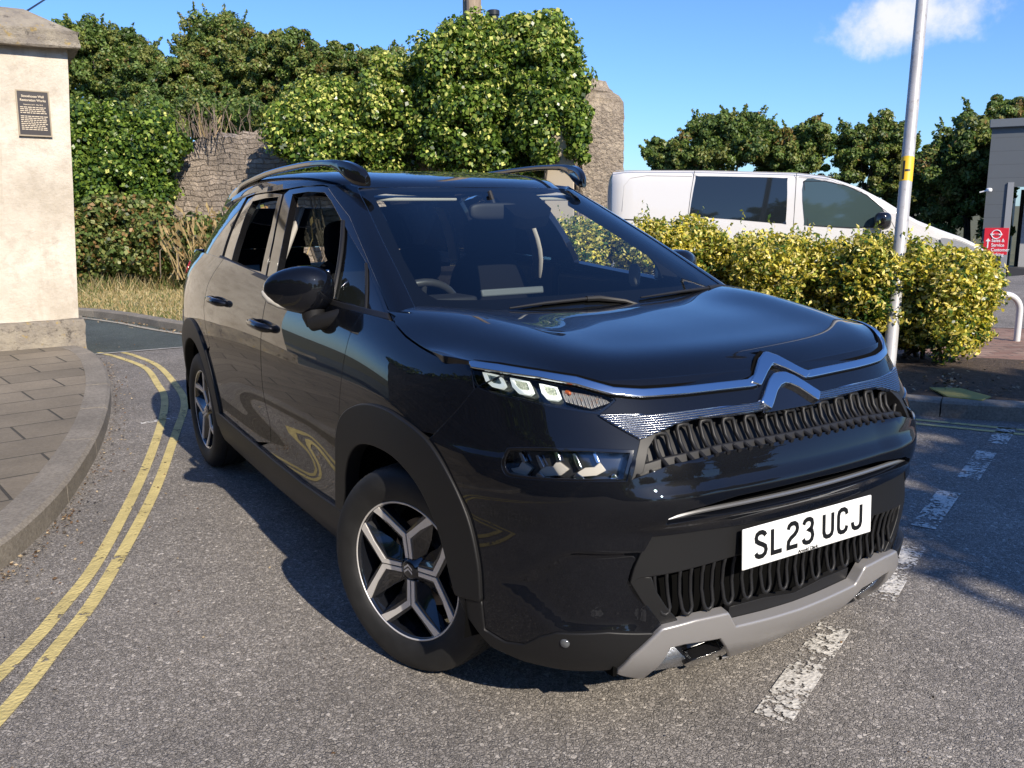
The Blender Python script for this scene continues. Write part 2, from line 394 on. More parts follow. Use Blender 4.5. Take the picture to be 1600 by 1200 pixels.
side(2.1, [.80, .842, .857, .866, .872, .874, .868, .850, .824, .79], [.21, .31, .43, .56, .69, .81, .925, 1.03, 1.11, 1.18])
side(2.65, [.78, .832, .848, .856, .86, .86, .852, .833, .803, .762], [.22, .32, .44, .57, .70, .82, .935, 1.04, 1.12, 1.19])
side(3.05, [.73, .79, .808, .815, .818, .816, .805, .782, .75, .71], [.24, .34, .46, .58, .70, .82, .935, 1.04, 1.12, 1.19])
def tail(x, y, k): cols.append([(x, y-k*d, z) for d, z in zip([.10, .02, 0, 0, .01, .03, .05, .08, .11, .14], [.26, .35, .47, .58, .70, .82, .935, 1.04, 1.12, 1.19])])
tail(.66, 3.26, 1); tail(.35, 3.33, 1); tail(0, 3.345, 1)
RB = Surf(np.array(cols).transpose(1, 0, 2), sign=-1)
# ---- bonnet
hx = [0, .2, .4, .56, .67, .735, .775]
yr = [.07, .08, .12, .18, .25, .30, .33]; yf = [-.724, -.718, -.698, -.648, -.545, -.445, -.34]
hz = [[1.068, 1.070, 1.078, 1.092, 1.100, 1.095, 1.089],
      [1.068, 1.070, 1.077, 1.096, 1.098, 1.085, 1.071],
      [1.058, 1.060, 1.067, 1.088, 1.087, 1.069, 1.054],
      [1.044, 1.046, 1.053, 1.070, 1.068, 1.049, 1.036],
      [1.027, 1.028, 1.033, 1.046, 1.045, 1.031, 1.021],
      [1.006, 1.006, 1.007, 1.014, 1.020, 1.018, 1.015],
      [.953, .953, .955, .970, .996, 1.006, 1.010]]
u = [0, .17, .35, .53, .71, .87, 1]
HB = Surf([[(x, yr[i]+(yf[i]-yr[i])*u[r], hz[r][i]) for i, x in enumerate(hx)] for r in range(7)], sym_end=False, sign=1)
# ---- greenhouse ring and roof
gb = [(0, .0, 1.03), (.32, .005, 1.03), (.55, .018, 1.03), (.69, .05, 1.035), (.758, .125, 1.04), (.79, .47, 1.05), (.802, 1.0, 1.07), (.80, 1.55, 1.10), (.785, 2.1, 1.14), (.757, 2.55, 1.16), (.70, 2.92, 1.17), (.52, 3.13, 1.17), (0, 3.2, 1.17)]
gt = [(0, .93, 1.503), (.25, .937, 1.503), (.41, .952, 1.502), (.505, .985, 1.50), (.565, 1.055, 1.498), (.60, 1.22, 1.507), (.617, 1.5, 1.517), (.622, 1.8, 1.512), (.612, 2.2, 1.495), (.585, 2.58, 1.465), (.53, 2.84, 1.44), (.38, 2.97, 1.43), (0, 3.03, 1.43)]
GN = []
for k in (0, .2, .4, .6, .8, 1):
    row = []
    for i, (p, q) in enumerate(zip(gb, gt)):
        p = np.array(p); q = np.array(q); r = p+(q-p)*k; bul = .05*k*(1-k)
        n = np.array([0, -1.6, 1.6]) if i < 3 else np.array([.9, -1, .8]) if i < 5 else np.array([2.0, 0, .4])
        row.append(r+n*bul*(.5 if i in (3, 4) else .6))
    GN.append(row)
GR = Surf(GN, sign=-1)
tx = [0, .22, .40, .52, .585, .62]
ty = [.915, 1.0, 1.15, 1.4, 1.75, 2.15, 2.55, 2.85, 3.05]
tz = [1.496, 1.526, 1.553, 1.58, 1.597, 1.60, 1.585, 1.555, 1.515]
edge = [(.40, .05, 0), (0, 0, 0)]
TN = []
for r, (y, z) in enumerate(zip(ty, tz)):
    row = []
    for i, x in enumerate(tx):
        f = [0, .01, .04, .16, .48, 1][i]; ze = np.interp(y, [.9, 1.05, 1.22, 1.5, 1.8, 2.2, 2.6, 2.85, 3.05], [1.485, 1.498, 1.507, 1.517, 1.512, 1.495, 1.465, 1.44, 1.41])
        yy = y+(.14*(x/.62)**2.5 if r < 2 else .07*(x/.62)**2 if r == 2 else 0)
        xs = x*(1 if r > 3 else [.86, .9, .96, .99][r])*(1 if r < 6 else [.975, .93, .87][r-6])
        row.append((xs, yy, z+(ze-z)*f))
    TN.append(row)
RT = Surf(TN, sym_end=False, sign=-1)
# ---------------------------------------------------------------- body panels
car = empty('parked_car', (0, 0, 0), label='glossy black compact SUV with roof rails parked nose-first across the road', cat='car')
car['label'] = 'glossy black compact SUV with roof rails standing on the road in the foreground'; car['category'] = 'car'
def RP(l, n=5, corners=None, amax=8, **k):
    """pixel outline -> smooth loop in the ring's domain; a third tuple entry marks a corner"""
    D = RB.px(l, amax=amax); return smooth_loop(D, [i for i, q in enumerate(l) if len(q) > 2], n, **k)
arch_out = [(529, 800, 1), (529, 730), (530, 676), (540, 648), (564, 634), (592, 636), (624, 652), (668, 688), (704, 744), (732, 808), (748, 880), (752, 936)]
arch_in = [(716, 926), (696, 848), (676, 792), (652, 748), (620, 712), (588, 694), (564, 692), (550, 708), (544, 736), (543, 768), (539, 800)]
a_o = RP([q[:2] for q in arch_out], closed=False); a_i = RP(arch_in, closed=False)
# lamp and grille openings (near half)
uplamp = RP([(735, 569, 1), (780, 574), (840, 584), (900, 595), (956, 611, 1), (963, 626, 1), (950, 638), (936, 648, 1), (900, 643), (860, 636), (820, 626), (775, 616), (748, 606), (738, 592)])
lolamp = RP([(792, 704), (802, 700), (850, 700), (920, 701), (990, 704, 1), (979, 752, 1), (940, 752), (850, 750), (802, 745), (790, 738), (786, 722)])
C = lambda l: RB.px(l, amax=8)
# strip lines, grille and intake outlines as half loops from the centre line
gr_top = C([(1000, 686), (1026, 676), (1055, 662), (1089, 653), (1161, 646), (1215, 640)]); gr_bot = C([(985, 750), (1046, 727), (1132, 706), (1219, 690)])
def half(*parts):
    p = np.concatenate([np.atleast_2d(q) for q in parts]); return sym(p)
cz = lambda z: RB.inv([[0, z]], lambda p: np.stack([-p[..., 0], p[..., 2]], -1), amax=3)[0]
zt = float(RB.raw(gr_top[-1:, 0], gr_top[-1:, 1])[0, 2])
print('grille top z', zt, 'bot', RB.raw(gr_bot[-1:, 0], gr_bot[-1:, 1])[0], gr_top[-1], gr_bot[-1])
strip2_top = C([(936, 649), (990, 650), (1046, 649), (1110, 641), (1180, 632), (1225, 627)])
grille_hole = half((0, strip2_top[-1, 1]), strip2_top[::-1][1:-1], strip2_top[0], gr_top[0], gr_bot[0], gr_bot[1:-1], (0, gr_bot[-1, 1]))
slot_top = C([(1040, 806), (1068, 793), (1150, 772), (1236, 752)]); slot_bot = C([(1036, 818), (1100, 806), (1163, 797), (1246, 780)])
panel_top = C([(1019, 838), (1100, 828), (1163, 819), (1250, 800)]); panel_side = C([(1006, 862), (994, 888), (987, 911), (1005, 940), (1033, 976)])
black_low = C([(1024, 990), (950, 989), (871, 990), (845, 996), (820, 1008), (790, 1004), (757, 984)])
BM = np.array([s for s in slot_bot])
print('slot', slot_top[-1], slot_bot[-1], 'panel', panel_top[-1])
# front bumper: everything ahead of the wing seam, below the bonnet line
top_edge = C([(957, 612), (1000, 618), (1060, 614), (1120, 608), (1180, 600), (1205, 596)])
seam = C([(742, 608), (722, 633), (702, 655), (680, 678)])
topb = 8.45
ow = a_o[np.argmin(((a_o-seam[-1])**2).sum(1)):]
bump_half = half((0, topb), (1.2, topb), (2.2, topb), (3.1, topb), C([(700, 560)])[0]*0+[3.8, topb], (4.3, 8.6), seam, ow[1:], black_low[::-1], (C([(1030, 984)])[0]), panel_side[::-1], panel_top[0:-1], (0, panel_top[-1, 1]))
def mirror_loop(l): return l[::-1]*[-1, 1]
slot_hole = half((0, slot_top[-1, 1]), slot_top[::-1][1:], slot_bot[:-1], (0, slot_bot[-1, 1]))
def nose_form(a, b, P):
    X, y, z = np.abs(P[..., 0]), P[..., 1], P[..., 2]; st = lambda v: np.clip(v, 0, 1)**2*(3-2*np.clip(v, 0, 1))
    cr = .010*st((.802-z)/.022)*st((z-.60)/.10)*st((X-.30)/.12)*st((.86-X)/.05)          # ledge over the lower lamp
    bar = .012*st((.735-z)/.03)*st((z-.615)/.03)*st((.62-X)/.15)                          # rounded bar under the grille
    rec = -.016*st((X-.50)/.05)*st((.80-X-.10*np.abs(z-.45)/.12)/.05)*st((z-.325)/.05)*st((.575-z)/.03)
    return cr+bar+rec
patch('front_bumper', PAINT, RB, [bump_half, grille_hole, slot_hole, uplamp, mirror_loop(uplamp), lolamp, mirror_loop(lolamp)], car, th=.03, step=.018, disp=nose_form)
# wing
wl = C([(614, 503), (618, 511), (632, 527), (659, 546), (689, 561), (735, 570)])
gapF = C([(566, 490), (545, 530), (536, 575), (530, 650), (529, 690)])
wing = np.concatenate([wl, seam+[.016, 0], a_o[:np.argmin(((a_o-seam[-1])**2).sum(1))][::-1][:-8], gapF[::-1]])
patch('wing', PAINT, RB, [wing], car, th=.02, step=.022, mirror=True)
# doors
Y = lambda l, **k: RB.yz(l, amin=5, amax=12.4, **k)
gapM = C([(412, 440), (405, 470), (396, 525), (392, 590), (394, 640), (397, 672)])
belt = C([(568, 490), (520, 479), (465, 460), (413, 439)]); 
sill_t = Y([(.44, .375), (.8, .375), (1.2, .38), (1.42, .385)])
gF2 = gapF+[.008, 0]; gM1 = gapM-[.006, 0]
def scoop(a, b, P):
    y, z = P[..., 1], P[..., 2]; st = lambda v: np.clip(v, 0, 1)**2*(3-2*np.clip(v, 0, 1))
    return -.011*np.exp(-((z-.505-.02*(y-.5))/.085)**2)*st((y-.42)/.35)*st((2.15-y)/.9)
d1 = np.concatenate([gF2, C([(530, 740)])+[.008, 0], sill_t, gM1[::-1], belt[::-1][1:-1]])
patch('door', PAINT, RB, [d1], car, th=.02, step=.025, mirror=True, disp=scoop)
rarc = lambda r, t0, t1, n=16, cy=2.604, cz=.335, ky=1.0: [(cy+ky*r*math.cos(t), cz+r*math.sin(t)) for t in np.linspace(t0, t1, n)]
rdoor_r = Y([(2.10, 1.178), (2.235, 1.04), (2.27, .93), (2.24, .84), (2.17, .74)])
belt2 = C([(410, 438), (380, 424), (350, 407)])
gM2 = gapM+[.006, 0]
arcd = Y(rarc(.485, R(137), R(178), 8))
d2 = np.concatenate([gM2, Y([(1.50, .388), (1.8, .40), (2.10, .40)]), arcd[::-1][1:], rdoor_r[::-1], belt2[::-1][:-1]])
patch('door', PAINT, RB, [d2], car, th=.02, step=.025, mirror=True, disp=scoop)
# rear quarter + tail
rdr = rdoor_r+[.012, 0]
q1 = np.concatenate([rdr, Y(rarc(.485, R(137), R(5), 22))[1:], Y([(3.09, .33), (3.09, .30)]), [(13.0, .6), (13.0, 9.0)], Y([(2.85, 1.19), (2.5, 1.188)])])
patch('rear_quarter', PAINT, RB, [q1], car, th=.02, step=.035, mirror=True)
patch('tailgate', PAINT, RB, [[(13.03, .6), (14, .6), (14.97, .6), (14.97, 9.0), (14, 9.0), (13.03, 9.0)]], car, th=.02, step=.06)
# cladding
patch('wheel_arch_trim', PLAST, RB, [np.concatenate([a_o, a_i])], car, off=.012, th=.05, step=.02, mirror=True, round_=.006)
ro = Y(rarc(.50, R(180), R(8), 26)); ri = Y(rarc(.40, R(8), R(182), 26))
patch('wheel_arch_trim', PLAST, RB, [np.concatenate([ro, ri])], car, off=.012, th=.05, step=.025, mirror=True, round_=.006)
patch('sill_trim', PLAST, RB, [np.concatenate([Y([(.36, .385), (.8, .37), (1.2, .372), (1.6, .382), (2.16, .40)]), Y([(2.18, .25), (1.6, .235), (1, .225), (.4, .215)])])], car, off=.014, th=.08, step=.03, mirror=True, round_=.008)
lowlip = np.concatenate([C([(752, 938)]), black_low[::-1], C([(1018, 996), (1004, 1010), (990, 1022)]), C([(972, 1037), (955, 1043), (920, 1045), (880, 1043), (820, 1030), (770, 1008), (733, 962), (718, 930)])])
patch('lower_bumper_trim', PLAST, RB, [lowlip], car, off=.006, th=.03, step=.02, mirror=True, round_=.005)
# bonnet
HPX = lambda l: HB.px(l)
hl = HPX([(617, 500), (621, 509), (636, 524), (662, 542), (692, 557), (738, 566), (800, 574), (870, 585), (955, 603), (1010, 608), (1080, 603), (1150, 595)])
apx = HPX([(1170, 588), (1178, 567), (1187, 551)])
print('hood', hl, apx, file=open('/tmp/h.txt','w'))
hood = sym(np.concatenate([[(0, -.02)], [(2, -.02), (4, -.02), (4.9, .05), (5.2, .7), (5.25, 1.2)], hl, apx, [(0, apx[-1, 1])]]))
patch('bonnet', PAINT, HB, [hood], car, off=.004, th=.02, step=.022, round_=.003)
# glass and pillars
GP = lambda l, **k: GR.px(l, amax=9, **k)
WSE = GP([(650, 488), (635, 455), (622, 428), (598, 380), (575, 330), (558, 297)])
ws = sym(np.concatenate([[(0, 0)], [(1, 0), (2, 0), (2.8, 0)], WSE, [(2.3, 4.93), (1.5, 4.95), (0, 4.95)]]))
patch('windscreen', WSCREEN, GR, [ws], car, th=.004, step=.05, off=.001)
fh = GP([(457, 303), (482, 299), (507, 300), (518, 314), (533, 342), (572, 409), (603, 490), (560, 479), (522, 467), (470, 447), (431, 430), (440, 385), (449, 340)])
rh = GP([(395, 314), (415, 309), (435, 307), (424, 355), (408, 425), (385, 419), (361, 410), (374, 365), (384, 335)])
ap = np.concatenate([WSE, [(3.2, 4.98)], GP([(548, 290), (521, 294), (513, 292), (547, 338), (576, 406), (612, 490), (616, 503)])])
patch('a_pillar', PAINT, GR, [ap], car, th=.03, step=.025, off=.004, mirror=True, round_=.004)
fo = np.concatenate([GP([(513, 293), (546, 338), (575, 407), (595, 455), (611, 498), (560, 490), (522, 478), (465, 458), (416, 440), (428, 380), (444, 304), (452, 297), (482, 292), (505, 291)])])
patch('door_frame', GLOSSBLK, GR, [fo, fh], car, th=.03, step=.025, mirror=True)
ro_ = GP([(441, 304), (426, 375), (413, 440), (385, 428), (349, 408), (364, 360), (378, 330), (388, 311), (400, 305), (420, 302)])
patch('door_frame', GLOSSBLK, GR, [ro_, rh], car, th=.03, step=.025, mirror=True)
rail_top = [(3.2, 4.99), (4, 5.02), (5, 5.02), (6, 5.02), (7, 5.02), (8, 5.02), (9, 5.02), (10.5, 5.0), (10.9, 4.9)]
print('rh', rh[[0, 2, 4, 6]], 'fh', fh[[0, 2, 6, 10]])
cp = np.concatenate([GP([(347, 405), (362, 358), (376, 328), (386, 309)])+[.02, 0], [(8.3, 4.95), (9, 4.98), (10, 4.98), (10.9, 4.9), (10.9, 0), (9.8, -.1), (8.6, -.05)]])
patch('c_pillar', PAINT, GR, [cp], car, th=.03, step=.03, off=.003, mirror=True)
cant = np.concatenate([GP([(548, 290), (521, 293)]), GP([(507, 289), (482, 290), (452, 295), (420, 300), (400, 303), (386, 308)]), [(8.3, 4.96), (9, 4.99), (9, 5.12), (7, 5.12), (5, 5.12), (4, 5.10)]])
patch('cant_rail', PAINT, GR, [cant], car, th=.02, step=.03, off=.004, mirror=True)
patch('rear_window', TINT, GR, [[(10.93, .2), (12, .2), (13.07, .2), (13.07, 4.9), (12, 4.9), (10.93, 4.9)]], car, th=.004, step=.08)
patch('roof', PAINT, RT, [sym([(0, .05), (1, .05), (2, .06), (3, .1), (4, .2), (4.7, .5), (5, 1), (5, 3), (5, 5), (5, 7), (4.6, 8), (3, 8.0), (0, 8.0)])], car, th=.02, step=.035, off=.003)
# ---------------------------------------------------------------- nose: chrome strips, chevrons, grilles
def hl_(top, bot, ct, cb): return sym(np.concatenate([[(0, ct)], top[::-1], bot, [(0, cb)]]))
s1t = C([(737, 568), (780, 573), (840, 583), (900, 593), (957, 609), (1003, 612), (1075, 607), (1166, 597), (1176, 590), (1184, 564), (1190, 558)])
s1b = C([(740, 575), (780, 581), (840, 590), (900, 601), (957, 617), (1003, 621), (1075, 616), (1172, 605), (1183, 602), (1193, 583), (1200, 575)])
patch('bonnet_gap_shade', DARK, RB, [hl_(s1t+[0, .22], s1b-[0, .07], s1t[-1, 1]+.3, s1b[-1, 1]-.05)], car, off=.001, th=.006, step=.02)  # dark strip drawn in as shade in the gap round the chrome strip
patch('chrome_strip', CHROME, RB, [hl_(s1t, s1b, s1t[-1, 1]+.02, s1b[-1, 1]+.06)], car, off=.012, th=.016, step=.014, round_=.004)
uc_o = C([(1170, 600), (1177, 588), (1184, 565), (1190, 557)]); uc_i = C([(1184, 604), (1194, 584), (1201, 573)])
patch('chevron_emblem', CHROME, RB, [hl_(uc_o, uc_i, uc_o[-1, 1]+.02, uc_i[-1, 1]+.05)], car, off=.016, th=.016, step=.012, round_=.004)
s2t = C([(936, 649), (990, 650), (1046, 648), (1110, 640), (1178, 632), (1187, 628), (1199, 597), (1205, 589)])
s2b = C([(1000, 686), (1026, 675), (1055, 661), (1089, 652), (1161, 645), (1196, 639), (1202, 632), (1209, 613), (1214, 604)])
patch('chrome_chevron_strip', RIBCHROME, RB, [hl_(s2t, s2b, s2t[-1, 1]+.03, s2b[-1, 1]+.06)], car, off=.009, th=.016, step=.014, round_=.003)
lc_o = C([(1186, 631), (1190, 622), (1199, 597), (1205, 589)]); lc_i = C([(1200, 640), (1203, 632), (1209, 613), (1215, 604)])
patch('chevron_emblem', CHROME, RB, [hl_(lc_o, lc_i, lc_o[-1, 1]+.03, lc_i[-1, 1]+.06)], car, off=.016, th=.02, step=.012, round_=.004)
ci = C([(1192, 645), (1205, 608)])
patch('emblem_backing', GLOSSBLK, RB, [sym([(0, ci[1, 1]+.1), tuple(ci[1]), tuple(ci[0]), (0, ci[0, 1])])], car, off=.002, th=.03, step=.03)
gl_back = patch('upper_grille', PLAST2, RB, [half((0, strip2_top[-1, 1]), gr_top[::-1][:-1]+[0, .15], gr_top[0]+[.06, .1], gr_bot[0]+[.06, -.2], gr_bot[1:-1]-[0, .2], (0, gr_bot[-1, 1]-.2))], car, off=-.045, th=0, step=.03)[0]
X2a = lambda x, b: float(np.interp(x, -RB.raw(np.linspace(0, 5, 80), np.full(80, b))[:, 0], np.linspace(0, 5, 80)))
def tube_on(mb, S, path, r=.005, n=6, sx=1.0):
    """path: (a, b, offset)"""
    p = np.array(path); P = S.raw(p[:, 0], p[:, 1])+p[:, 2:3]*S.nrm(p[:, 0], p[:, 1]); mb.tube(P, r, n)
gt_b = np.concatenate([[gr_top[-1]*[0, 1]], gr_top[::-1][1:]]); gb_b = np.concatenate([[gr_bot[-1]*[0, 1]], gr_bot[::-1][1:]])
mb = MB()
for k in range(-7, 8):
    x = abs(k)*.0745+.0; sgn = -1 if k < 0 else 1
    bt = float(np.interp(X2a(x, 7), gt_b[:, 0], gt_b[:, 1])); bb = float(np.interp(X2a(x, 6.2), gb_b[:, 0], gb_b[:, 1])); hgt = bt-bb
    if abs(k) == 7: bt -= .35*hgt
    L = []
    for t, dx, of in [(-.04, -.0185, .004), (.10, -.0185, -.010), (.28, -.0185, -.026), (.55, -.0185, -.030), (.88, -.0185, -.022), (.965, -.015, -.018), (.985, 0, -.017), (.965, .015, -.018), (.88, .0185, -.022), (.55, .0185, -.030), (.28, .0185, -.026), (.10, .0185, -.010), (-.04, .0185, .004)]:
        b = bb+(bt-bb)*t; xx = x+dx; a = X2a(abs(xx), b)*(1 if xx >= 0 else -1); L.append((a*sgn, b, of))
    tube_on(mb, RB, L, .0064, 8)
mb.build('grille_loops', PLAST2, gl_back, smooth=True, angle=60)
patch('grille_shelf', PLAST2, RB, [half((0, gb_b[0, 1]+.18), gr_bot[::-1][1:-1]+[0, .18], gr_bot[0]+[-.02, .25], gr_bot[0]+[0, -.05], gr_bot[1:-1]-[0, .05], (0, gb_b[0, 1]-.05))], car, off=-.012, th=.04, step=.03, round_=.006)
# grille frame at the outer ends
patch('grille_frame', PLAST2, RB, [np.concatenate([C([(1001, 686), (1026, 676), (1012, 700), (1004, 738), (985, 750)])])], car, off=.001, th=.05, step=.02, mirror=True)
# slim intake with a satin bar
sl = patch('slim_intake', DARK, RB, [half((0, slot_top[-1, 1]+.1), slot_top[::-1][1:]+[0, .1], slot_bot[:-1]-[0, .1], (0, slot_bot[-1, 1]-.1))], car, off=-.04, th=0, step=.03)[0]
sm = np.array([(slot_top[i]*.42+slot_bot[i]*.58) for i in range(4)]); sm[-1, 0] = 0; mb = MB(); full = np.concatenate([sm, sm[:-1][::-1]*[-1, 1]])
full = smooth_loop(full, closed=False, n=6); mb.tube(RB.P(full[:, 0], full[:, 1], -.004), .0065, 8)
mb.build('satin_bar', mat('satin grey bar', (.2, .2, .205), .3, .6), sl, smooth=True)
# lower panel with number plate and second row of loops
lp_line = C([(1000, 903), (1060, 893), (1150, 868), (1256, 846)])
low_edge = C([(1040, 985), (1140, 985), (1262, 955)])
patch('lower_grille_panel', PLAST, RB, [half((0, panel_top[-1, 1]), panel_top[::-1][1:], panel_side[:3], lp_line[0], lp_line[1:-1], (0, lp_line[-1, 1]))], car, off=-.003, th=.03, step=.03, round_=.004)
patch('lower_grille_surround', PLAST, RB, [np.concatenate([C([(1000, 904), (987, 911), (1005, 940), (1036, 982), (1062, 975), (1040, 950), (1024, 925), (1018, 905)])])], car, off=-.004, th=.035, step=.02, mirror=True, round_=.004)
lg = patch('lower_grille', DARK, RB, [half((0, lp_line[-1, 1]+.2), lp_line[::-1][1:]+[0, .2], C([(1000, 930), (1036, 986)]), low_edge[1:-1], (0, low_edge[-1, 1]-.2))], car, off=-.05, th=0, step=.03)[0]
mb = MB()
ltop = lp_line[::-1]; lbt = C([(1262, 917), (1200, 928), (1140, 947), (1075, 963), (1040, 967)])
for k in range(-7, 8):
    sgn = -1 if k < 0 else 1; x = abs(k)*.0668; a0 = X2a(x, 3); bt = np.interp(a0, ltop[:, 0], ltop[:, 1])+.12; bb = np.interp(a0, lbt[:, 0], lbt[:, 1])+.02
    if abs(k) == 7: bb += .05
    L = []
    for t, dx, of in [(1.05, .0165, -.02), (.9, .0165, -.010), (.7, .0165, -.018), (.4, .0165, -.020), (.14, .015, -.010), (.04, .010, -.007), (0, 0, -.006), (.04, -.010, -.007), (.14, -.015, -.010), (.4, -.0165, -.020), (.7, -.0165, -.018), (.9, -.0165, -.010), (1.05, -.0165, -.02)]:
        b = bb+(bt-bb)*t; xx = x+dx+.022*(t-.3)*(abs(k)/7)**3; a = X2a(abs(xx), b)*(1 if xx >= 0 else -1); L.append((a*sgn, b, of))
    tube_on(mb, RB, L, .0055, 8)
mb.build('grille_loops', PLAST2, lg, smooth=True, angle=60)
mesh_b = C([(1262, 942), (1200, 955), (1146, 970)])
patch('lower_mesh_strip', PLAST2, RB, [sym(np.concatenate([[(0, mesh_b[0, 1]+.28)], mesh_b[1:]+[0, .26], mesh_b[::-1][:-1]-[0, .15], [(0, mesh_b[0, 1]-.15)]]))], car, off=-.02, th=.02, step=.03)
# skid plate
sk_t = C([(964, 1044), (988, 1022), (1014, 999), (1033, 981), (1082, 968), (1132, 957), (1143, 977), (1200, 963), (1240, 951)])
sk_b = C([(1002, 1051), (1012, 1043), (1042, 1005), (1066, 999), (1122, 990), (1131, 1002), (1136, 1019), (1209, 1000), (1262, 983)])
patch('skid_plate', SILVER, RB, [sym(np.concatenate([[(0, sk_t[-1, 1])], sk_t[::-1][1:], sk_b[:-1], [(0, sk_b[-1, 1])]]))], car, off=.016, th=.035, step=.018, round_=.007)
patch('skid_scoop', GLOSSBLK, RB, [C([(1010, 1043), (1042, 1002), (1126, 987), (1124, 1008), (1066, 1032), (1014, 1044)])], car, off=-.02, th=.012, step=.02, mirror=True)
patch('scoop_blade', GLOSSBLK, RB, [C([(1066, 1032), (1078, 1026), (1122, 1010), (1129, 1002), (1131, 1015), (1124, 1019), (1070, 1041)])], car, off=.012, th=.03, step=.02, mirror=True)
patch('ribbed_corner', RIBCHROME, RB, [C([(1012, 1045), (1038, 1010), (1050, 1006), (1070, 1028), (1066, 1041), (1014, 1049)])], car, off=.0, th=.03, step=.02, mirror=True)
# round side lamp in the lower trim
q = C([(883, 1003)])[0]
for s in (1, -1):
    p = RB.P(np.array([q[0]*s]), np.array([q[1]]), .006)[0]; n = RB.nrm(np.array([q[0]*s]), np.array([q[1]]))[0]; m_ = frame_mat(p, np.cross(n, [0, 0, 1]), (0, 0, 1)); m_ = frame_mat(p, np.cross([0, 0, 1], n), (0, 0, 1))
    mb = MB(); mb.lathe([(0, .006), (.008, .005), (.013, .001), (.014, -.004)], 20, m_); mb.build('parking_lamp', mat('clear round lens', (.10, .105, .11), .12, .2), car, smooth=True)
# number plate
PM = frame_mat((0, -.872, .535), (1, 0, 0), (0, .05, 1))
pl = MB().box((0, 0, 0), (.52, .111, .006)).build('number_plate', PLATEW, car, bevel=.004); pl.data.transform(PM)
GL = {'S': [[(.045, .066), (.040, .074), (.03, .079), (.018, .079), (.008, .074), (.004, .064), (.006, .053), (.016, .046), (.034, .037), (.044, .030), (.047, .018), (.043, .007), (.032, .0), (.018, 0), (.007, .005), (.003, .014)]],
      'L': [[(.004, .079), (.004, 0), (.046, 0)]], '2': [[(.004, .062), (.008, .073), (.018, .079), (.033, .079), (.043, .072), (.046, .06), (.043, .05), (.034, .041), (.016, .031), (.006, .021), (.004, .008), (.004, 0), (.047, 0)]],
      '3': [[(.004, .064), (.009, .074), (.019, .079), (.032, .079), (.042, .073), (.045, .061), (.041, .048), (.032, .043), (.02, .043), (.032, .042), (.043, .036), (.047, .022), (.043, .008), (.032, 0), (.018, 0), (.007, .005), (.003, .015)]],
      'U': [[(.004, .079), (.004, .018), (.008, .006), (.018, 0), (.032, 0), (.042, .006), (.046, .018), (.046, .079)]],
      'C': [[(.046, .06), (.042, .073), (.032, .079), (.018, .079), (.008, .073), (.004, .06), (.004, .018), (.008, .006), (.018, 0), (.032, 0), (.042, .006), (.046, .019)]],
      'J': [[(.046, .079), (.046, .018), (.042, .006), (.032, 0), (.018, 0), (.008, .006), (.004, .018), (.004, .024)]]}
def stroke(mb, P, w, z0, z1):
    P = np.array(P); k = len(P); t = np.zeros_like(P); L = []
    for i in range(k):
        d0 = (P[i]-P[i-1]) if i else (P[1]-P[0]); d1 = (P[i+1]-P[i]) if i < k-1 else d0
        d0 = d0/np.linalg.norm(d0); d1 = d1/np.linalg.norm(d1); m = d0+d1; m /= max(np.linalg.norm(m), .2); n = np.array([-m[1], m[0]]); L.append(n*w/2/max(m @ d1, .6))
    L = np.array(L); V = [(*q, z) for z in (z0, z1) for q in np.concatenate([P+L, P-L])]
    F = []
    for i in range(k-1):
        a, b, c, d = i, i+1, k+i+1, k+i; F += [(2*k+a, 2*k+b, 2*k+c, 2*k+d), (a, b, 2*k+b, 2*k+a), (d, c, 2*k+c, 2*k+d)]
    F += [(0, k, 3*k, 2*k), (k-1, 2*k-1, 4*k-1, 3*k-1)]
    mb.add(V, F)
x = -.219
for ch in 'SL23 UCJ':
    if ch == ' ': x += .033-.011; continue
    mb = MB()
    for P in GL[ch]: stroke(mb, [(x+px*.86+.0035, py*.83+.0065-.036) for px, py in P], .0125, .0031, .0042)
    o = mb.build('plate_letter', PLATEK, pl); o.data.transform(PM); x += .061
text_mesh('plate_dealer_name', 'Arnold Clark', .013, PLATEK, pl, PM @ Matrix.Translation((-.01, -.0485, .0031)) @ Matrix.Shear('XZ', 4, (0, 0)), .0006, bold=.0004, sx=1.15)
# ---------------------------------------------------------------- lamps
LBACK = mat('dark lamp backing', (.11, .115, .125), .14, .8); LEDGE = mat('pale lamp ledge', (.55, .51, .45), .45)
INDR = mat('indicator reflector', (.5, .48, .46), .22, .7); _p = NT(INDR); _w = _p.n('ShaderNodeTexWave', bands_direction='X'); _w.inputs['Scale'].default_value = 40; _p.l(_p.co(), _w.inputs[0]); _p.bump(_w.outputs[1], .004, 1); _p.base(_p.mix(_p.ramp(_p.noise(90, 3), [(.55, 0), (.65, 1)]), (.5, .48, .46), (.55, .32, .2)))
DRLI = mat('daylight lens', (.42, .47, .38), .2); _p = NT(DRLI); _p.base(_p.ramp(_p.noise(260, 3, .7), [(.35, (.22, .27, .2)), (.65, (.75, .8, .62))])); _p.bump(_p.noise(300), .003, 1)
ul = patch('headlight', GLOSSBLK, RB, [uplamp], car, off=-.04, th=0, step=.02, mirror=True)
ll = patch('headlight', GLOSSBLK, RB, [lolamp], car, off=-.06, th=0, step=.02, mirror=True)
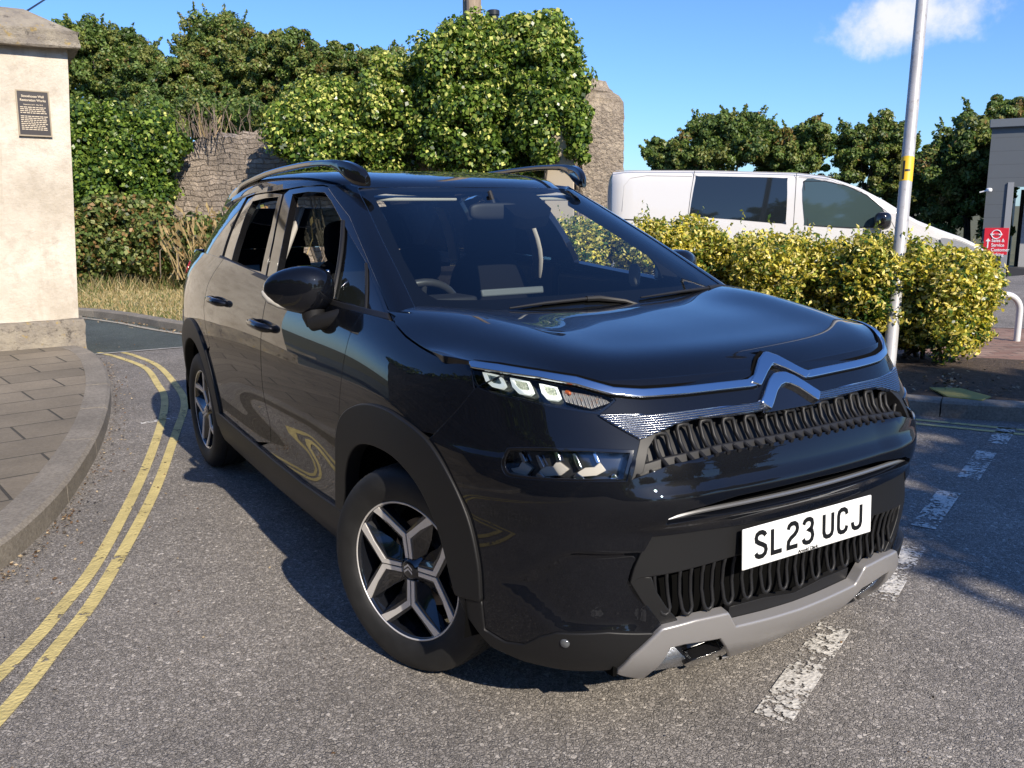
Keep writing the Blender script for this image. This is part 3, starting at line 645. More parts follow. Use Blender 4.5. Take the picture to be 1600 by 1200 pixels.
for k, s in enumerate((1, -1)):
    ms = (lambda l: l if s == 1 else mirror_loop(l))
    patch('lamp_lens', LENS, RB, [ms(uplamp)], ul[k], off=-.001, th=0, step=.025)
    patch('lamp_lens', LENS, RB, [ms(lolamp)], ll[k], off=-.001, th=0, step=.025)
    for q in ([(750, 578), (778, 585), (785, 601), (780, 605), (765, 602), (755, 593)], [(794, 588), (824, 594), (830, 611), (825, 615), (807, 612), (798, 602)], [(841, 597), (869, 603), (875, 619), (870, 623), (853, 621), (845, 612)]):
        D = C(q); cD = D.mean(0)
        patch('daylight_guide', WHITEL, RB, [ms(D), ms(cD+(D-cD)*.72+[0, .05])], ul[k], off=-.012, th=.015, step=.012)
        patch('light_reflector', DRLI, RB, [ms(cD+(D-cD)*.74+[0, .05])], ul[k], off=-.015, th=.0, step=.012)
    patch('indicator_lamp', INDR, RB, [ms(C([(877, 606), (940, 616), (955, 625), (925, 635), (882, 624)]))], ul[k], off=-.02, th=.01, step=.015)
    D = C([(888, 611)])[0]; mb = MB(); mb.lathe([(0, .008), (.004, .006), (.006, 0), (.006, -.01)], 16, Matrix.Translation(RB.P(np.array([D[0]*s]), np.array([D[1]]), -.016)[0]) @ Matrix.Rotation(R(90), 4, 'X')); mb.build('indicator_bulb', AMBER, ul[k], smooth=True)
    patch('lamp_rim', GLOSSBLK, RB, [ms(uplamp), ms((lambda D: D.mean(0)+(D-D.mean(0))*[.97, .86])(uplamp))], ul[k], off=-.004, th=.03, step=.02)
    # three stepped reflector modules behind the lower lens
    patch('lamp_backing', LBACK, RB, [ms(lolamp)], ll[k], off=-.034, th=0, step=.02)
    for q in ([(791, 734), (805, 732), (811, 722), (825, 733), (818, 743), (793, 741)], [(837, 740), (846, 731), (861, 730), (868, 721), (885, 734), (874, 743), (843, 745)], [(901, 740), (914, 732), (929, 731), (938, 723), (947, 735), (932, 743), (906, 745)]): patch('reflector_ledge', LEDGE, RB, [ms(C(q))], ll[k], off=-.018, th=.014, step=.01)
    for q in ([(806, 708), (810, 707), (817, 722), (812, 723)], [(833, 712), (837, 711), (846, 731), (841, 733)], [(864, 707), (869, 706), (873, 721), (868, 722)], [(893, 709), (897, 708), (908, 732), (903, 734)], [(927, 708), (931, 707), (937, 722), (933, 723)]): patch('reflector_edge', CHROME, RB, [ms(C(q))], ll[k], off=-.016, th=.012, step=.01)
    for q in ([(832, 748), (838, 739), (849, 747)], [(894, 749), (900, 740), (912, 748)], [(955, 748), (960, 741), (966, 747)]): patch('lamp_glint', CHROME, RB, [ms(C(q))], ll[k], off=-.012, th=.01, step=.01)  # chrome triangles drawn as glints low in the lamp
    patch('lamp_rim', GLOSSBLK, RB, [ms(lolamp), ms((lambda D: D.mean(0)+(D-D.mean(0))*[.955, .86])(lolamp))], ll[k], off=.004, th=.05, step=.02)
# ---------------------------------------------------------------- belt trims, handles, mirrors, rails, wipers
bt_px = GP([(610, 495), (568, 484), (522, 472), (465, 452), (413, 432), (380, 418), (347, 401)])
for s in (1, -1):
    q = smooth_loop(bt_px, closed=False, n=5); mb = MB(); top = GR.P(q[:, 0], q[:, 1]+.06, .012); bo = GR.P(q[:, 0], q[:, 1]-.16, .016); ti = GR.P(q[:, 0], q[:, 1]+.1, -.015); bi = GR.P(q[:, 0], q[:, 1]-.2, -.02)
    k = len(q); V = np.concatenate([ti, top, bo, bi])*[s, 1, 1]; F = [(r*k+i, r*k+i+1, (r+1)*k+i+1, (r+1)*k+i) for r in range(3) for i in range(k-1)]+[(0, k, 2*k, 3*k), (k-1, 2*k-1, 3*k-1, 4*k-1)]
    mb.add(V, F).build('belt_trim', PLAST2, car, bevel=.003)
    for ycz in ((1.235, .945), (1.965, .985)):
        hb = RB.yz([ycz], amin=6, amax=12)[0]; p = RB.P(hb[:1], hb[1:], 0)[0]; ex = RB.P(np.array([hb[0]+.1]), hb[1:], 0)[0]-p; ex /= np.linalg.norm(ex)
        mb = MB(); n = RB.nrm(hb[:1], hb[1:])[0]; u3 = np.cross(ex, n); u3 *= np.sign(u3[2])
        pts = [p+ex*t+n*o for t, o in ((-.105, -.004), (-.10, .014), (-.085, .026), (-.04, .036), (.03, .038), (.075, .032), (.10, .018), (.108, -.004))]
        mb.tube(np.array(pts)*[s, 1, 1], [.012, .016, .018, .017, .017, .018, .017, .012], 14)
        ho = mb.build('door_handle', PAINT, car, smooth=True); 
        mb = MB(); m_ = frame_mat(p-n*.0, ex, u3); mb.lathe([(.052, .0025), (.050, .004), (.044, .0035), (.03, .002), (0, .001)], 28, m_); o = mb.build('handle_cup', GLOSSBLK, ho, smooth=True)
        if s < 0: o.data.transform(Matrix.Diagonal((-1, 1, 1, 1)))
def superq(mb, c, r, e1=.8, e2=.8, n=28, m=18, f=None):
    V = []; sg = lambda v, e: math.copysign(abs(v)**e, v)
    for i in range(m+1):
        ph = -math.pi/2+math.pi*i/m
        for j in range(n):
            th = 2*math.pi*j/n; p = np.array([sg(math.cos(ph), e1)*sg(math.cos(th), e2), sg(math.cos(ph), e1)*sg(math.sin(th), e2), sg(math.sin(ph), e1)])
            if f: p = f(p)
            V.append(np.array(c)+p*r)
    mb.add(V, [(i*n+j, i*n+(j+1) % n, (i+1)*n+(j+1) % n, (i+1)*n+j) for i in range(m) for j in range(n)]); return mb
def mir_shape(p):
    x, y, z = p; t = (x+1)/2                                # t = 0 at the outer tip
    k = .62+.38*min(1, t*1.7)**.7; z2 = z*k-.10*(1-t)*0+.06*(t-.5)*-1
    return np.array([x+.10*z*(t > .5)*.5, y*(.75+.25*min(1, t*1.6)), z2])
for s in (1, -1):
    mb = MB(); superq(mb, (0, 0, 0), (.124, .080, .086), .75, .8, f=mir_shape)
    mt = Matrix.Translation((-.895, .655, 1.137)) @ Matrix.Rotation(R(-30), 4, 'Z')
    o = o_m = mb.build('wing_mirror', PAINT, car, smooth=True); o.data.transform(mt)
    mb = MB(); mb.prism([(-.106, .062, -.05), (-.106, .062, .05), (.10, .062, .065), (.11, .062, -.055)], (0, .024, 0)); g_ = mb.build('mirror_glass', CHROME, o, bevel=.006); g_.data.transform(mt)
    mb = MB(); P = [mt @ Vector(mir_shape((a_, b_, c_))*np.array([.127, .083, .09])) for a_, b_, c_ in ((-.97, -.22, -.12), (-.9, -.36, -.28), (-.75, -.48, -.50), (-.5, -.55, -.68), (-.2, -.55, -.80))]
    mb.tube(P, [.007, .012, .015, .012, .004], 10); g2 = mb.build('indicator_repeater', mat('clear repeater', (.40, .38, .34), .15), o, smooth=True)
    mb = MB(); mb.tube([(-.86, .62, 1.075), (-.862, .615, 1.04), (-.862, .605, 1.012)], [.042, .038, .028], 18); mb.tube([(-.868, .605, 1.022), (-.835, .55, 1.035), (-.79, .50, 1.05)], [.03, .028, .032], 16); g3 = mb.build('mirror_stalk', PLAST2, o, smooth=True)
    # roof rail: arched beam on two feet
    def loft(st, w):
        V = []; F = []; sec = [(-1, -.6), (-1, .5), (-.55, 1), (.55, 1), (1, .5), (1, -.6), (.6, -1), (-.6, -1)]; n = 8
        for (X, y, z0, z1, ww) in st:
            for (u_, v_) in sec: V.append((-(X-u_*ww/2*1.0)-.0, y, (z0+z1)/2+(z1-z0)/2*v_))
        for i in range(len(st)-1): F += [(i*n+j, i*n+(j+1) % n, (i+1)*n+(j+1) % n, (i+1)*n+j) for j in range(n)]
        F += [tuple(range(n)), tuple((len(st)-1)*n+j for j in range(n))]; return V, F
    def dens(st):
        st = np.array(st); u_ = np.arange(len(st)); return smooth_loop(st, closed=False, n=5)
    beam = dens([(.575, 2.78, 1.47, 1.482, .012), (.582, 2.66, 1.47, 1.507, .022), (.586, 2.52, 1.475, 1.535, .026), (.588, 2.40, 1.53, 1.557, .027), (.589, 2.1, 1.562, 1.588, .028), (.588, 1.8, 1.582, 1.606, .028), (.582, 1.4, 1.593, 1.617, .030), (.572, 1.16, 1.587, 1.613, .034), (.563, 1.07, 1.565, 1.608, .037), (.552, 1.0, 1.53, 1.599, .040), (.540, .95, 1.51, 1.585, .041), (.528, .91, 1.502, 1.565, .038), (.52, .885, 1.50, 1.54, .024)])
    mb = MB()
    for st in (beam,): mb.add(*loft(st, 0))
    o = mb.build('roof_rail', GLOSSBLK, car, bevel=.004, angle=50)
    if s < 0:
        for c_ in (o, o_m, g_, g2, g3): c_.data.transform(Matrix.Diagonal((-1, 1, 1, 1))); c_.data.flip_normals()
for pth in ([(795, 485), (850, 477), (915, 470), (935, 469)], [(1000, 468), (1060, 459), (1105, 453), (1122, 451)]):
    D = GR.px(pth, amin=-4, amax=5); P = GR.P(D[:, 0], D[:, 1], .009); mb = MB(); mb.tube(P, [.003, .006, .007, .006], 8); mb.tube([P[2], P[3], P[3]+(.10, -.02, -.015), P[3]+(.14, -.05, -.03)], [.010, .011, .008, .007], 8)
    mb.build('wiper', PLAST2, car, smooth=True)
patch('scuttle_panel', PLAST2, GR, [sym([(0, .15), (1, .15), (2, .15), (3, .15), (3.7, .25), (3.8, -1.2), (2, -1.2), (0, -1.2)])], car, off=-.012, th=.02, step=.05)
# frit band round the windscreen
wsl = GP([(668, 470), (655, 455), (630, 405), (603, 340), (587, 304)]); wc = GP([(880, 463)])[0]
wsl = GP([(684, 466), (668, 458), (655, 447), (630, 402), (603, 342), (584, 304)])
fr_in = sym(np.concatenate([[(0, wc[1]+.08)], [(1.4, wc[1]+.08)], wsl, [(1.7, 4.80), (0, 4.82)]]))
patch('windscreen_border', DARK, GR, [ws, fr_in], car, off=-.006, th=0, step=.04)
cam_pod = GR.px([(757, 288), (806, 333), (826, 338), (858, 332), (862, 322), (826, 290)], amin=-4, amax=4)
patch('camera_pod', DARK, GR, [cam_pod], car, off=-.01, th=.05, step=.03)
# quarterlight glass + divider
qg = GP([(534, 340), (572, 407), (604, 490), (560, 480), (521, 468), (527, 400)])
patch('quarterlight', SIDEGL, GR, [qg], car, off=-.008, th=.004, step=.03, mirror=True)
db = GP([(536, 346), (519, 468)]); dc = GP([(572, 412), (571, 484)])
for s in (1, -1):
    for d_, r_ in ((db, .009), (dc, .006)):
        q = np.array([d_[0]*(1-t)+d_[1]*t for t in np.linspace(0, 1, 6)]); mb = MB(); mb.tube(GR.P(q[:, 0]*s, q[:, 1], -.001), r_, 8); mb.build('window_divider', PLAST2, car, smooth=True)
patch('mirror_sail', GLOSSBLK, GR, [GP([(573, 412), (605, 491), (571, 485)])], car, off=-.004, th=.01, step=.03, mirror=True)
for gp_, off_ in ((rh, -.02),):
    patch('side_window', TINT, GR, [mirror_loop(gp_)], car, off=-.012, th=.003, step=.05)
# ---------------------------------------------------------------- wheels
BOLT = mat('dark bolt', (.05, .05, .05), .35, .9)
SPK = mat('gloss black spoke', (.008, .009, .012), .12, 0, .8)
def make_wheel():
    t = empty('wheel'); I = Matrix.Identity(4)
    mb = MB(); mb.lathe([(.218, .082), (.224, .092), (.236, .1), (.262, .1065), (.285, .1055), (.300, .100), (.312, .0925), (.3195, .080), (.3235, .066), (.3245, .052), (.3195, .0505), (.3195, .0455), (.325, .044), (.3255, .018), (.320, .0165), (.320, .0115), (.3255, .010), (.3255, -.010), (.320, -.0115), (.320, -.0165), (.3255, -.018), (.325, -.044), (.3195, -.046), (.3195, -.051), (.3245, -.052), (.3195, -.080), (.312, -.0925), (.285, -.1055), (.236, -.1), (.218, -.085)], 72)
    for j in range(90):                                     # tread sipes
        q = 2*math.pi*j/90; M = Matrix.Rotation(q, 4, 'Z')
        for h0 in (.064, -.064):
            V = [M @ Vector((.3232-.004*(abs(h) > .07), y, h)) for h, y in ((h0-.012, -.002), (h0+.012, .001), (h0+.012, .0085), (h0-.012, .0055))]; V2 = [M @ Vector((.326-.004*(abs(h) > .07), y, h)) for h, y in ((h0-.012, -.002), (h0+.012, .001), (h0+.012, .0085), (h0-.012, .0055))]
            mb.add(V+V2, [(4, 5, 6, 7), (0, 1, 5, 4), (1, 2, 6, 5), (2, 3, 7, 6), (3, 0, 4, 7)])
    ty_ = mb.build('tyre', RUBBER, t, smooth=True, angle=35)
    rim = MB(); rim.lathe([(.2215, .086), (.2195, .0895), (.214, .088), (.209, .080), (.204, .055), (.198, .02), (.195, -.08), (.20, -.085)], 72); rm = rim.build('rim', SPK, t, smooth=True, angle=50)
    rg = MB(); rg.lathe([(.2150, .0885), (.2165, .0905), (.2195, .0905), (.2212, .088)], 72); rg.build('rim_edge', ALLOY, rm, smooth=True)
    hh = lambda r: .068+.018*(r/.21)**1.5
    for k in range(4):
        M = Matrix.Rotation(k*math.pi/2+R(3), 4, 'Z')
        body = MB(); face = MB()
        for sx in (1, -1):
            P = [(.0025, .036), (.0145, .036), (.0150, .06), (.0158, .103), (.068, .141), (.126, .171), (.119, .178), (.112, .184), (.1055, .188), (.053, .151), (.0025, .1155)]
            P = [(sx*x, y) for x, y in P]; P = P if sx > 0 else P[::-1]
            V = [(x, y, hh(math.hypot(x, y))+.0012) for x, y in P]; n = len(P)
            tris = [(0, 1, 2), (0, 2, 3), (0, 3, 10), (3, 4, 9), (3, 9, 10), (4, 5, 8), (4, 8, 9), (5, 6, 7), (5, 7, 8)]
            ti = [tuple(i if sx > 0 else n-1-i for i in f) for f in tris]
            face.add([M @ Vector(v) for v in V]+[M @ Vector((x, y, z-.006)) for x, y, z in V], ti+[(i, (i+1) % n, n+(i+1) % n, n+i) for i in range(n)])
            # black pocketed body: outer facet sloping to the barrel
            e = [(.0, .034), (.0205, .034), (.024, .097), (.127, .17), (.095, .196), (.0, .124)]
            B = [(sx*x, y, hh(math.hypot(x, y))-.003) for x, y in e]+[(sx*(x*1.0+(.018 if 0 < i < 4 else 0)), y+(-.004 if 0 < i < 4 else .0), hh(math.hypot(x, y))-.032) for i, (x, y) in enumerate(e)]
            body.add([M @ Vector(v) for v in B], [(0, 1, 2, 5), (2, 3, 4, 5), (1, 0, 6, 7), (2, 1, 7, 8), (3, 2, 8, 9), (4, 3, 9, 10), (5, 4, 10, 11)])
            e2 = [(.0205, .034), (.024, .097), (.127, .17), (.078, .10), (.05, .05)]
            Z = [-.004, -.004, -.004, -.03, -.03]
            body.add([M @ Vector((sx*x, y, hh(math.hypot(x, y))+z)) for (x, y), z in zip(e2, Z)], [(0, 1, 3, 4), (1, 2, 3)])
        body.build('spoke', SPK, rm, bevel=.0015); face.build('spoke_face', ALLOY, rm)
    hub = MB(); hub.lathe([(0, .076), (.024, .0765), (.030, .073), (.033, .066), (.05, .055), (.062, .03), (.07, 0)], 40); hb_ = hub.build('hub_cap', SPK, rm, smooth=True)
    ch = MB()
    for dy in (0, .0125):
        ch.add([(-.017, -.012+dy, .0775), (0, .001+dy, .0778), (.017, -.012+dy, .0775), (.017, -.005+dy, .0775), (0, .008+dy, .0778), (-.017, -.005+dy, .0775)], [(0, 1, 4, 5), (1, 2, 3, 4)])
    ch.build('cap_chevrons', ALLOY, hb_)
    for k in range(4):
        bo = MB(); q = k*math.pi/2+math.pi/4; bo.lathe([(0, .05), (.008, .05), (.0095, .046), (.0095, .02)], 6, Matrix.Translation((.054*math.cos(q), .054*math.sin(q), 0))); bo.build('wheel_bolt', BOLT, rm)
    di = MB(); di.lathe([(0, .0), (.075, .0), (.08, -.01), (.142, -.01), (.142, -.034), (0, -.034)], 48); di.build('brake_disc', IRON, t, smooth=True)
    ca = MB(); ca.box((.112, .02, -.012), (.05, .13, .06)); ca.build('brake_caliper', mat('cast caliper', (.1, .1, .1), .5, .6), t, bevel=.012)
    bk = MB(); bk.lathe([(0, -.05), (.19, -.05)], 40); bk.build('wheel_backplate', DARK, t)
    return t
def copy_tree(o, parent=None):
    c = o.copy(); col.objects.link(c); c.parent = parent
    for ch in list(o.children): copy_tree(ch, c)
    return c
WR = frame_mat((0, 0, 0), (0, -1, 0), (0, 0, 1)); wh = make_wheel()
def mesh_wheel(o, M):
    return M
STEER = R(20)
spots = [(-1, 0, STEER), (-1, 2.604, 0), (1, 0, STEER), (1, 2.604, 0)]
wheels = [wh]+[copy_tree(wh) for _ in range(3)]
for o, (sx, y, st) in zip(wheels, spots):
    base = WR if sx < 0 else Matrix.Rotation(math.pi, 4, 'Z') @ WR
    spin = Matrix.Rotation(R(0 if y == 0 else 24), 4, 'Z')
    o.parent = car; o.matrix_local = Matrix.Translation((sx*(.765 if y == 0 else .742), y-(.035 if y == 0 else 0), .325)) @ Matrix.Rotation(st, 4, 'Z') @ base @ spin
    # seat the tyre at the outer face
# wheel housings and underbody
for s in (1, -1):
    for y0, r0 in ((-.01, .41), (2.604, .42)):
        mb = MB(); A = np.linspace(R(-12), R(192), 26); V = [(-s*x, y0+r0*math.cos(t), .335+r0*math.sin(t)) for x in (.835, .50) for t in A]; k = len(A)
        F = [(i, i+1, k+i+1, k+i) for i in range(k-1)]; mb.add(V, F); mb.add([(-s*.50, y0+r0*math.cos(t), .335+r0*math.sin(t)) for t in A], [tuple(range(k))]); mb.build('wheel_housing', DARK, car, fixn=False)
ub = MB(); ub.box((0, 1.3, .235), (1.5, 1.7, .05)); ub.box((0, -.38, .23), (1.15, .72, .04)); ub.box((0, 2.9, .28), (1.3, .6, .05)); ub.box((0, -.05, .6), (.98, .9, .66)); ub.build('underbody_and_light_block', DARK, car)  # the last box is added inside the nose to block light
# ---------------------------------------------------------------- cabin
patch('headlining', HEADL, RT, [sym([(0, .3), (2, .3), (3, .4), (4.2, .9), (4.5, 2), (4.5, 7), (3, 7.7), (0, 7.8)])], car, off=-.035, th=0, step=.06)
mb = MB()
prof = [(.16, 1.03), (.30, 1.065), (.50, 1.06), (.66, 1.04), (.74, .99), (.76, .82), (.70, .6), (.55, .42), (.3, .4), (.2, .6)]
V = [(x, y, z) for x in (-.66, .66) for y, z in prof]; k = len(prof); mb.add(V, [tuple(range(k)), tuple(range(2*k-1, k-1, -1))]+[(i, (i+1) % k, k+(i+1) % k, k+i) for i in range(k)])
mb.build('dashboard', mat('soft dashboard', (.035, .037, .04), .65), car, bevel=.02)
mb = MB(); mb.box((-.38, .62, 1.06), (.30, .16, .05)); mb.build('instrument_binnacle', TRIM, car, bevel=.015)
mb = MB(); mb.box((.02, .70, 1.075), (.30, .02, .03), M=Matrix.Rotation(R(-12), 3, 'X')); mb.build('display_screen', mat('grey display edge', (.10, .11, .115), .5), car, bevel=.006)
sw = MB(); tq = np.linspace(0, 2*math.pi, 36, endpoint=False); MS = Matrix.Translation((-.37, .80, .975)) @ Matrix.Rotation(R(-64), 4, 'X')
sw.tube([MS @ Vector((.18*math.cos(t), .18*math.sin(t)*.96, 0)) for t in tq], .0165, 10, closed=True)
for t in (0, math.pi, -math.pi/2): sw.tube([MS @ Vector((.05*math.cos(t), .05*math.sin(t), -.02)), MS @ Vector((.178*math.cos(t), .172*math.sin(t), 0))], .014, 8)
sw.lathe([(0, .01), (.05, .008), (.065, -.01), (.06, -.05)], 24, MS); sw.build('steering_wheel', mat('leather rim', (.03, .03, .03), .4), car, smooth=True)
def seat(x, y, dz=0):
    t = empty('seat'); t.parent = car; t.location = (0, 0, dz); w_ = .25
    mb = MB(); superq(mb, (x, y-.27, .50), (w_, .27, .10), .5, .45); superq(mb, (x, y+.0, .83), (w_, .095, .37), .62, .7, f=lambda p: np.array([p[0]*(1-.16*max(p[2], 0)), p[1]+p[2]*.9, p[2]])); o = mb.build('seat_cushion', CLOTH, t, smooth=True)
    hr = MB(); superq(hr, (x, y+.04, 1.265), (.135, .06, .10), .5, .5); hr.tube([(x-.05, y+.03, 1.1), (x-.05, y+.04, 1.22)], .008, 8); hr.tube([(x+.05, y+.03, 1.1), (x+.05, y+.04, 1.22)], .008, 8); hr.build('headrest', CLOTH, t, smooth=True)
seat(-.36, 1.42); seat(.36, 1.42); seat(-.40, 2.32, -.17); seat(0, 2.34, -.17); seat(.40, 2.32, -.17)
mb = MB(); mb.box((0, 2.72, 1.08), (1.28, .6, .02)); mb.build('parcel_shelf', TRIM, car)
for s in (1, -1):
    mb = MB(); mb.box((s*.785, .95, .72), (.05, 1.0, .72)); mb.box((s*.785, 1.95, .75), (.05, .95, .74)); mb.build('door_card', TRIM, car, bevel=.02)
    # pale inner pillar trims, following the glasshouse
    for (y_t, y_b, wd) in ((1.53, 1.60, .04), (2.36, 2.46, .06)):
        top = GR.yz([(y_t, 1.46)], amin=4, amax=10.5)[0]; bot = GR.yz([(y_b, 1.06)], amin=4, amax=10.5)[0]; q = np.array([top*(1-t)+bot*t for t in np.linspace(0, 1, 8)]); P = GR.P(q[:, 0]*s, q[:, 1], -.07)
        V = []; 
        for p in P: V += [p+np.array([0, -wd, 0]), p+np.array([0, wd, 0]), p+np.array([s*.025, wd, 0]), p+np.array([s*.025, -wd, 0])]
        mb = MB(); mb.add(V, [(i*4+j, i*4+(j+1) % 4, i*4+4+(j+1) % 4, i*4+4+j) for i in range(7) for j in range(4)]+[(0, 1, 2, 3), (28, 29, 30, 31)]); mb.build('pillar_trim', HEADL, car, bevel=.01)
    top = np.array([3.75, 4.8]); bot = np.array([3.8, .2]); q = np.array([top*(1-t)+bot*t for t in np.linspace(0, 1, 8)]); mb = MB(); mb.tube(GR.P(q[:, 0]*s, q[:, 1], -.045), .03, 8); mb.build('pillar_trim', HEADL, car, smooth=True)
mb = MB(); superq(mb, (.0, .80, 1.40), (.12, .018, .035), .5, .5); mb.tube([(0, .80, 1.42), (0, .84, 1.48)], .01, 8); mb.build('rear_view_mirror', TRIM, car, smooth=True)
mb = MB(); superq(mb, (.60, .62, 1.12), (.012, .035, .05), .7, .7); mb.build('speaker_grille', HEADL, car, smooth=True)
for s in (1, -1):
    mb = MB(); mb.box((s*.30, 1.02, 1.47), (.40, .17, .015), M=Matrix.Rotation(R(14), 3, 'X')); mb.build('sun_visor', HEADL, car, bevel=.006)
# rear lamps and bumper seen only from behind
patch('tail_lamp', mat('red lens', (.25, .01, .01), .1, 0, .6), RB, [[(11.9, 7.2), (12.8, 7.3), (12.85, 8.1), (11.95, 8.0)]], car, off=.006, th=.02, step=.04, mirror=True)
patch('rear_bumper', PLAST, RB, [[(12.7, .6), (14, .6), (15.3, .6), (15.3, 3.5), (14, 3.5), (12.7, 3.2)]], car, off=.02, th=.04, step=.06, round_=.01)
# ================================================================= GROUND
def at(u, v, d):
    """point on the photo ray (u, v) at depth d"""
    return CAM+d*(fw+rt*(u-800)/FOC-up*(v-600)/FOC)
def gnd(u, v, z=0):
    r = fw+rt*(u-800)/FOC-up*(v-600)/FOC; return CAM+r*((z-CAM[2])/r[2])
def sheet(name, P, z, m, kind='structure', **k):
    o = mesh_np(name, [(*p[:2], z if not callable(z) else z(*p[:2])) for p in P], [tuple(range(len(P)))], m)
    if o.data.polygons[0].normal.z < 0: o.data.flip_normals()
    return tag(o, kind=kind, **k)
def asphalt(name, c0, c1, c2, big=1.0):
    m = mat(name, rough=.85); t = NT(m); wp = t.n('ShaderNodeVectorMath', operation='ADD'); sc2 = t.n('ShaderNodeVectorMath', operation='SCALE'); t.l(t.noise(70, 2, out=1), sc2.inputs[0]); sc2.inputs['Scale'].default_value = .014; t.l(t.co(), wp.inputs[0]); t.l(sc2.outputs[0], wp.inputs[1])
    H = []; C_ = []
    for s_ in (165/big, 80/big):
        v = t.n('ShaderNodeTexVoronoi', feature='F1'); v.inputs['Scale'].default_value = s_; t.l(wp.outputs[0], v.inputs['Vector']); e = t.n('ShaderNodeTexVoronoi', feature='DISTANCE_TO_EDGE'); e.inputs['Scale'].default_value = s_; t.l(wp.outputs[0], e.inputs['Vector'])
        sp = t.n('ShaderNodeSeparateColor'); t.l(v.outputs['Color'], sp.inputs[0]); top_ = t.ramp(e.outputs[0], [(.02, 0), (.16, 1)]); H.append(t.math('MULTIPLY', top_, t.math('ADD', t.math('MULTIPLY', sp.outputs[0], .7), .3))); C_.append((sp.outputs[1], top_))
    pick_ = t.ramp(t.noise(48, 2, .5), [(.46, 0), (.54, 1)])
    hm = t.n('ShaderNodeMix', data_type='FLOAT'); t.l(pick_, hm.inputs[0]); t.l(H[0], hm.inputs[2]); t.l(H[1], hm.inputs[3]); h = hm.outputs[0]
    cA = t.ramp(C_[0][0], [(.1, c0), (.5, c1), (.88, c1), (.98, c2)]); cB = t.ramp(C_[1][0], [(.1, c0), (.45, c1), (.85, c1), (.97, c2)])
    a = t.mix(1, t.mix(pick_, cA, cB), t.ramp(h, [(.0, .52), (.35, 1)]), 'MULTIPLY')
    b = t.mix(1, a, t.ramp(t.noise(.7, 5, .6), [(.3, .80), (.7, 1.18)]), 'MULTIPLY')
    b = t.mix(1, b, t.ramp(t.noise(.35, 3, .5, t.co(scale=(2.2, .25, 1), rot=(0, 0, R(-22)))), [(.35, .88), (.6, 1.1)]), 'MULTIPLY')
    b = t.mix(1, b, t.ramp(t.noise(5, 4, .6), [(.35, .88), (.7, 1.08)]), 'MULTIPLY')
    b = t.mix(t.math('MULTIPLY', t.ramp(t.noise(2.3, 6, .7), [(.66, 0), (.74, 1)]), .35), b, (.075, .07, .066))
    t.base(b); t.bump(t.math('ADD', h, t.math('MULTIPLY', t.noise(260, 3), .25)), .0042*big, 1); return m
ROAD = asphalt('worn road asphalt', (.175, .159, .141), (.30, .273, .243), (.48, .44, .39), 1.1)
ROAD2 = asphalt('green tinted asphalt', (.062, .078, .07), (.10, .122, .11), (.2, .2, .18))
PARK = asphalt('car park asphalt', (.07, .065, .06), (.15, .14, .13), (.3, .28, .25))
sheet('road', [(-40, -60), (40, -60), (40, 7.35), (-40, 7.35)], 0, ROAD)
sheet('side_road', [(-40, 7.35), (6, 7.35), (6, 16), (-40, 30)], 0, ROAD2)
tz_ = lambda x, y: -.006-.052*max(0, x-6.5)
g = []; nx = np.linspace(-1, 1, 41); XX = np.sign(nx)*(abs(nx)**3)*900
V = [(x, y, (-.05 if x < 6.5 else -.05-.052*min(x-6.5, 22))) for y in XX for x in XX]; F = [(j*41+i, j*41+i+1, (j+1)*41+i+1, (j+1)*41+i) for j in range(40) for i in range(40)]
FIELD = mat('rough grass field', rough=.95); t = NT(FIELD); t.base(t.ramp(t.noise(.8, 6, .65), [(.3, (.05, .06, .02)), (.7, (.14, .12, .05))]))
tag(mesh_np('ground', V, F, FIELD), kind='structure')
sheet('car_park', [(3.3, 4.4), (6.5, -1.0), (6.5, 20), (3.3, 20)], .002, PARK)
o = mesh_np('car_park_slope', [(6.5, -40, 0.0), (30, -40, -1.18), (30, 40, -1.18), (6.5, 40, 0.0)], [(0, 1, 2, 3)], PARK); tag(o, kind='structure')
# ---- pavement with its kerb
ko = [(-9, -2.2), (-5.2, -.72), (-3.4, .15), (-2.45, .85), (-2.0, 1.38), (-1.735, 1.88), (-1.51, 2.54), (-1.245, 3.6), (-1.03, 4.85), (-.92, 6.0), (-.905, 6.8), (-1.0, 7.35), (-1.25, 7.62), (-1.8, 7.7), (-9, 7.75)]
ko = smooth_loop(ko, closed=False, n=8)
def offset(P, d):
    P = np.asarray(P); t = np.gradient(P, axis=0); t /= np.linalg.norm(t, axis=1, keepdims=True); return P+np.stack([-t[:, 1], t[:, 0]], 1)*d
KERB = mat('granite concrete kerb', rough=.85); t = NT(KERB); t.base(t.mix(1, t.ramp(t.noise(60, 5, .7), [(.3, (.15, .13, .105)), (.7, (.31, .28, .235))]), t.ramp(t.noise(2.5, 5), [(.3, .7), (.7, 1.1)]), 'MULTIPLY')).bump(t.noise(120, 4), .004, .8)
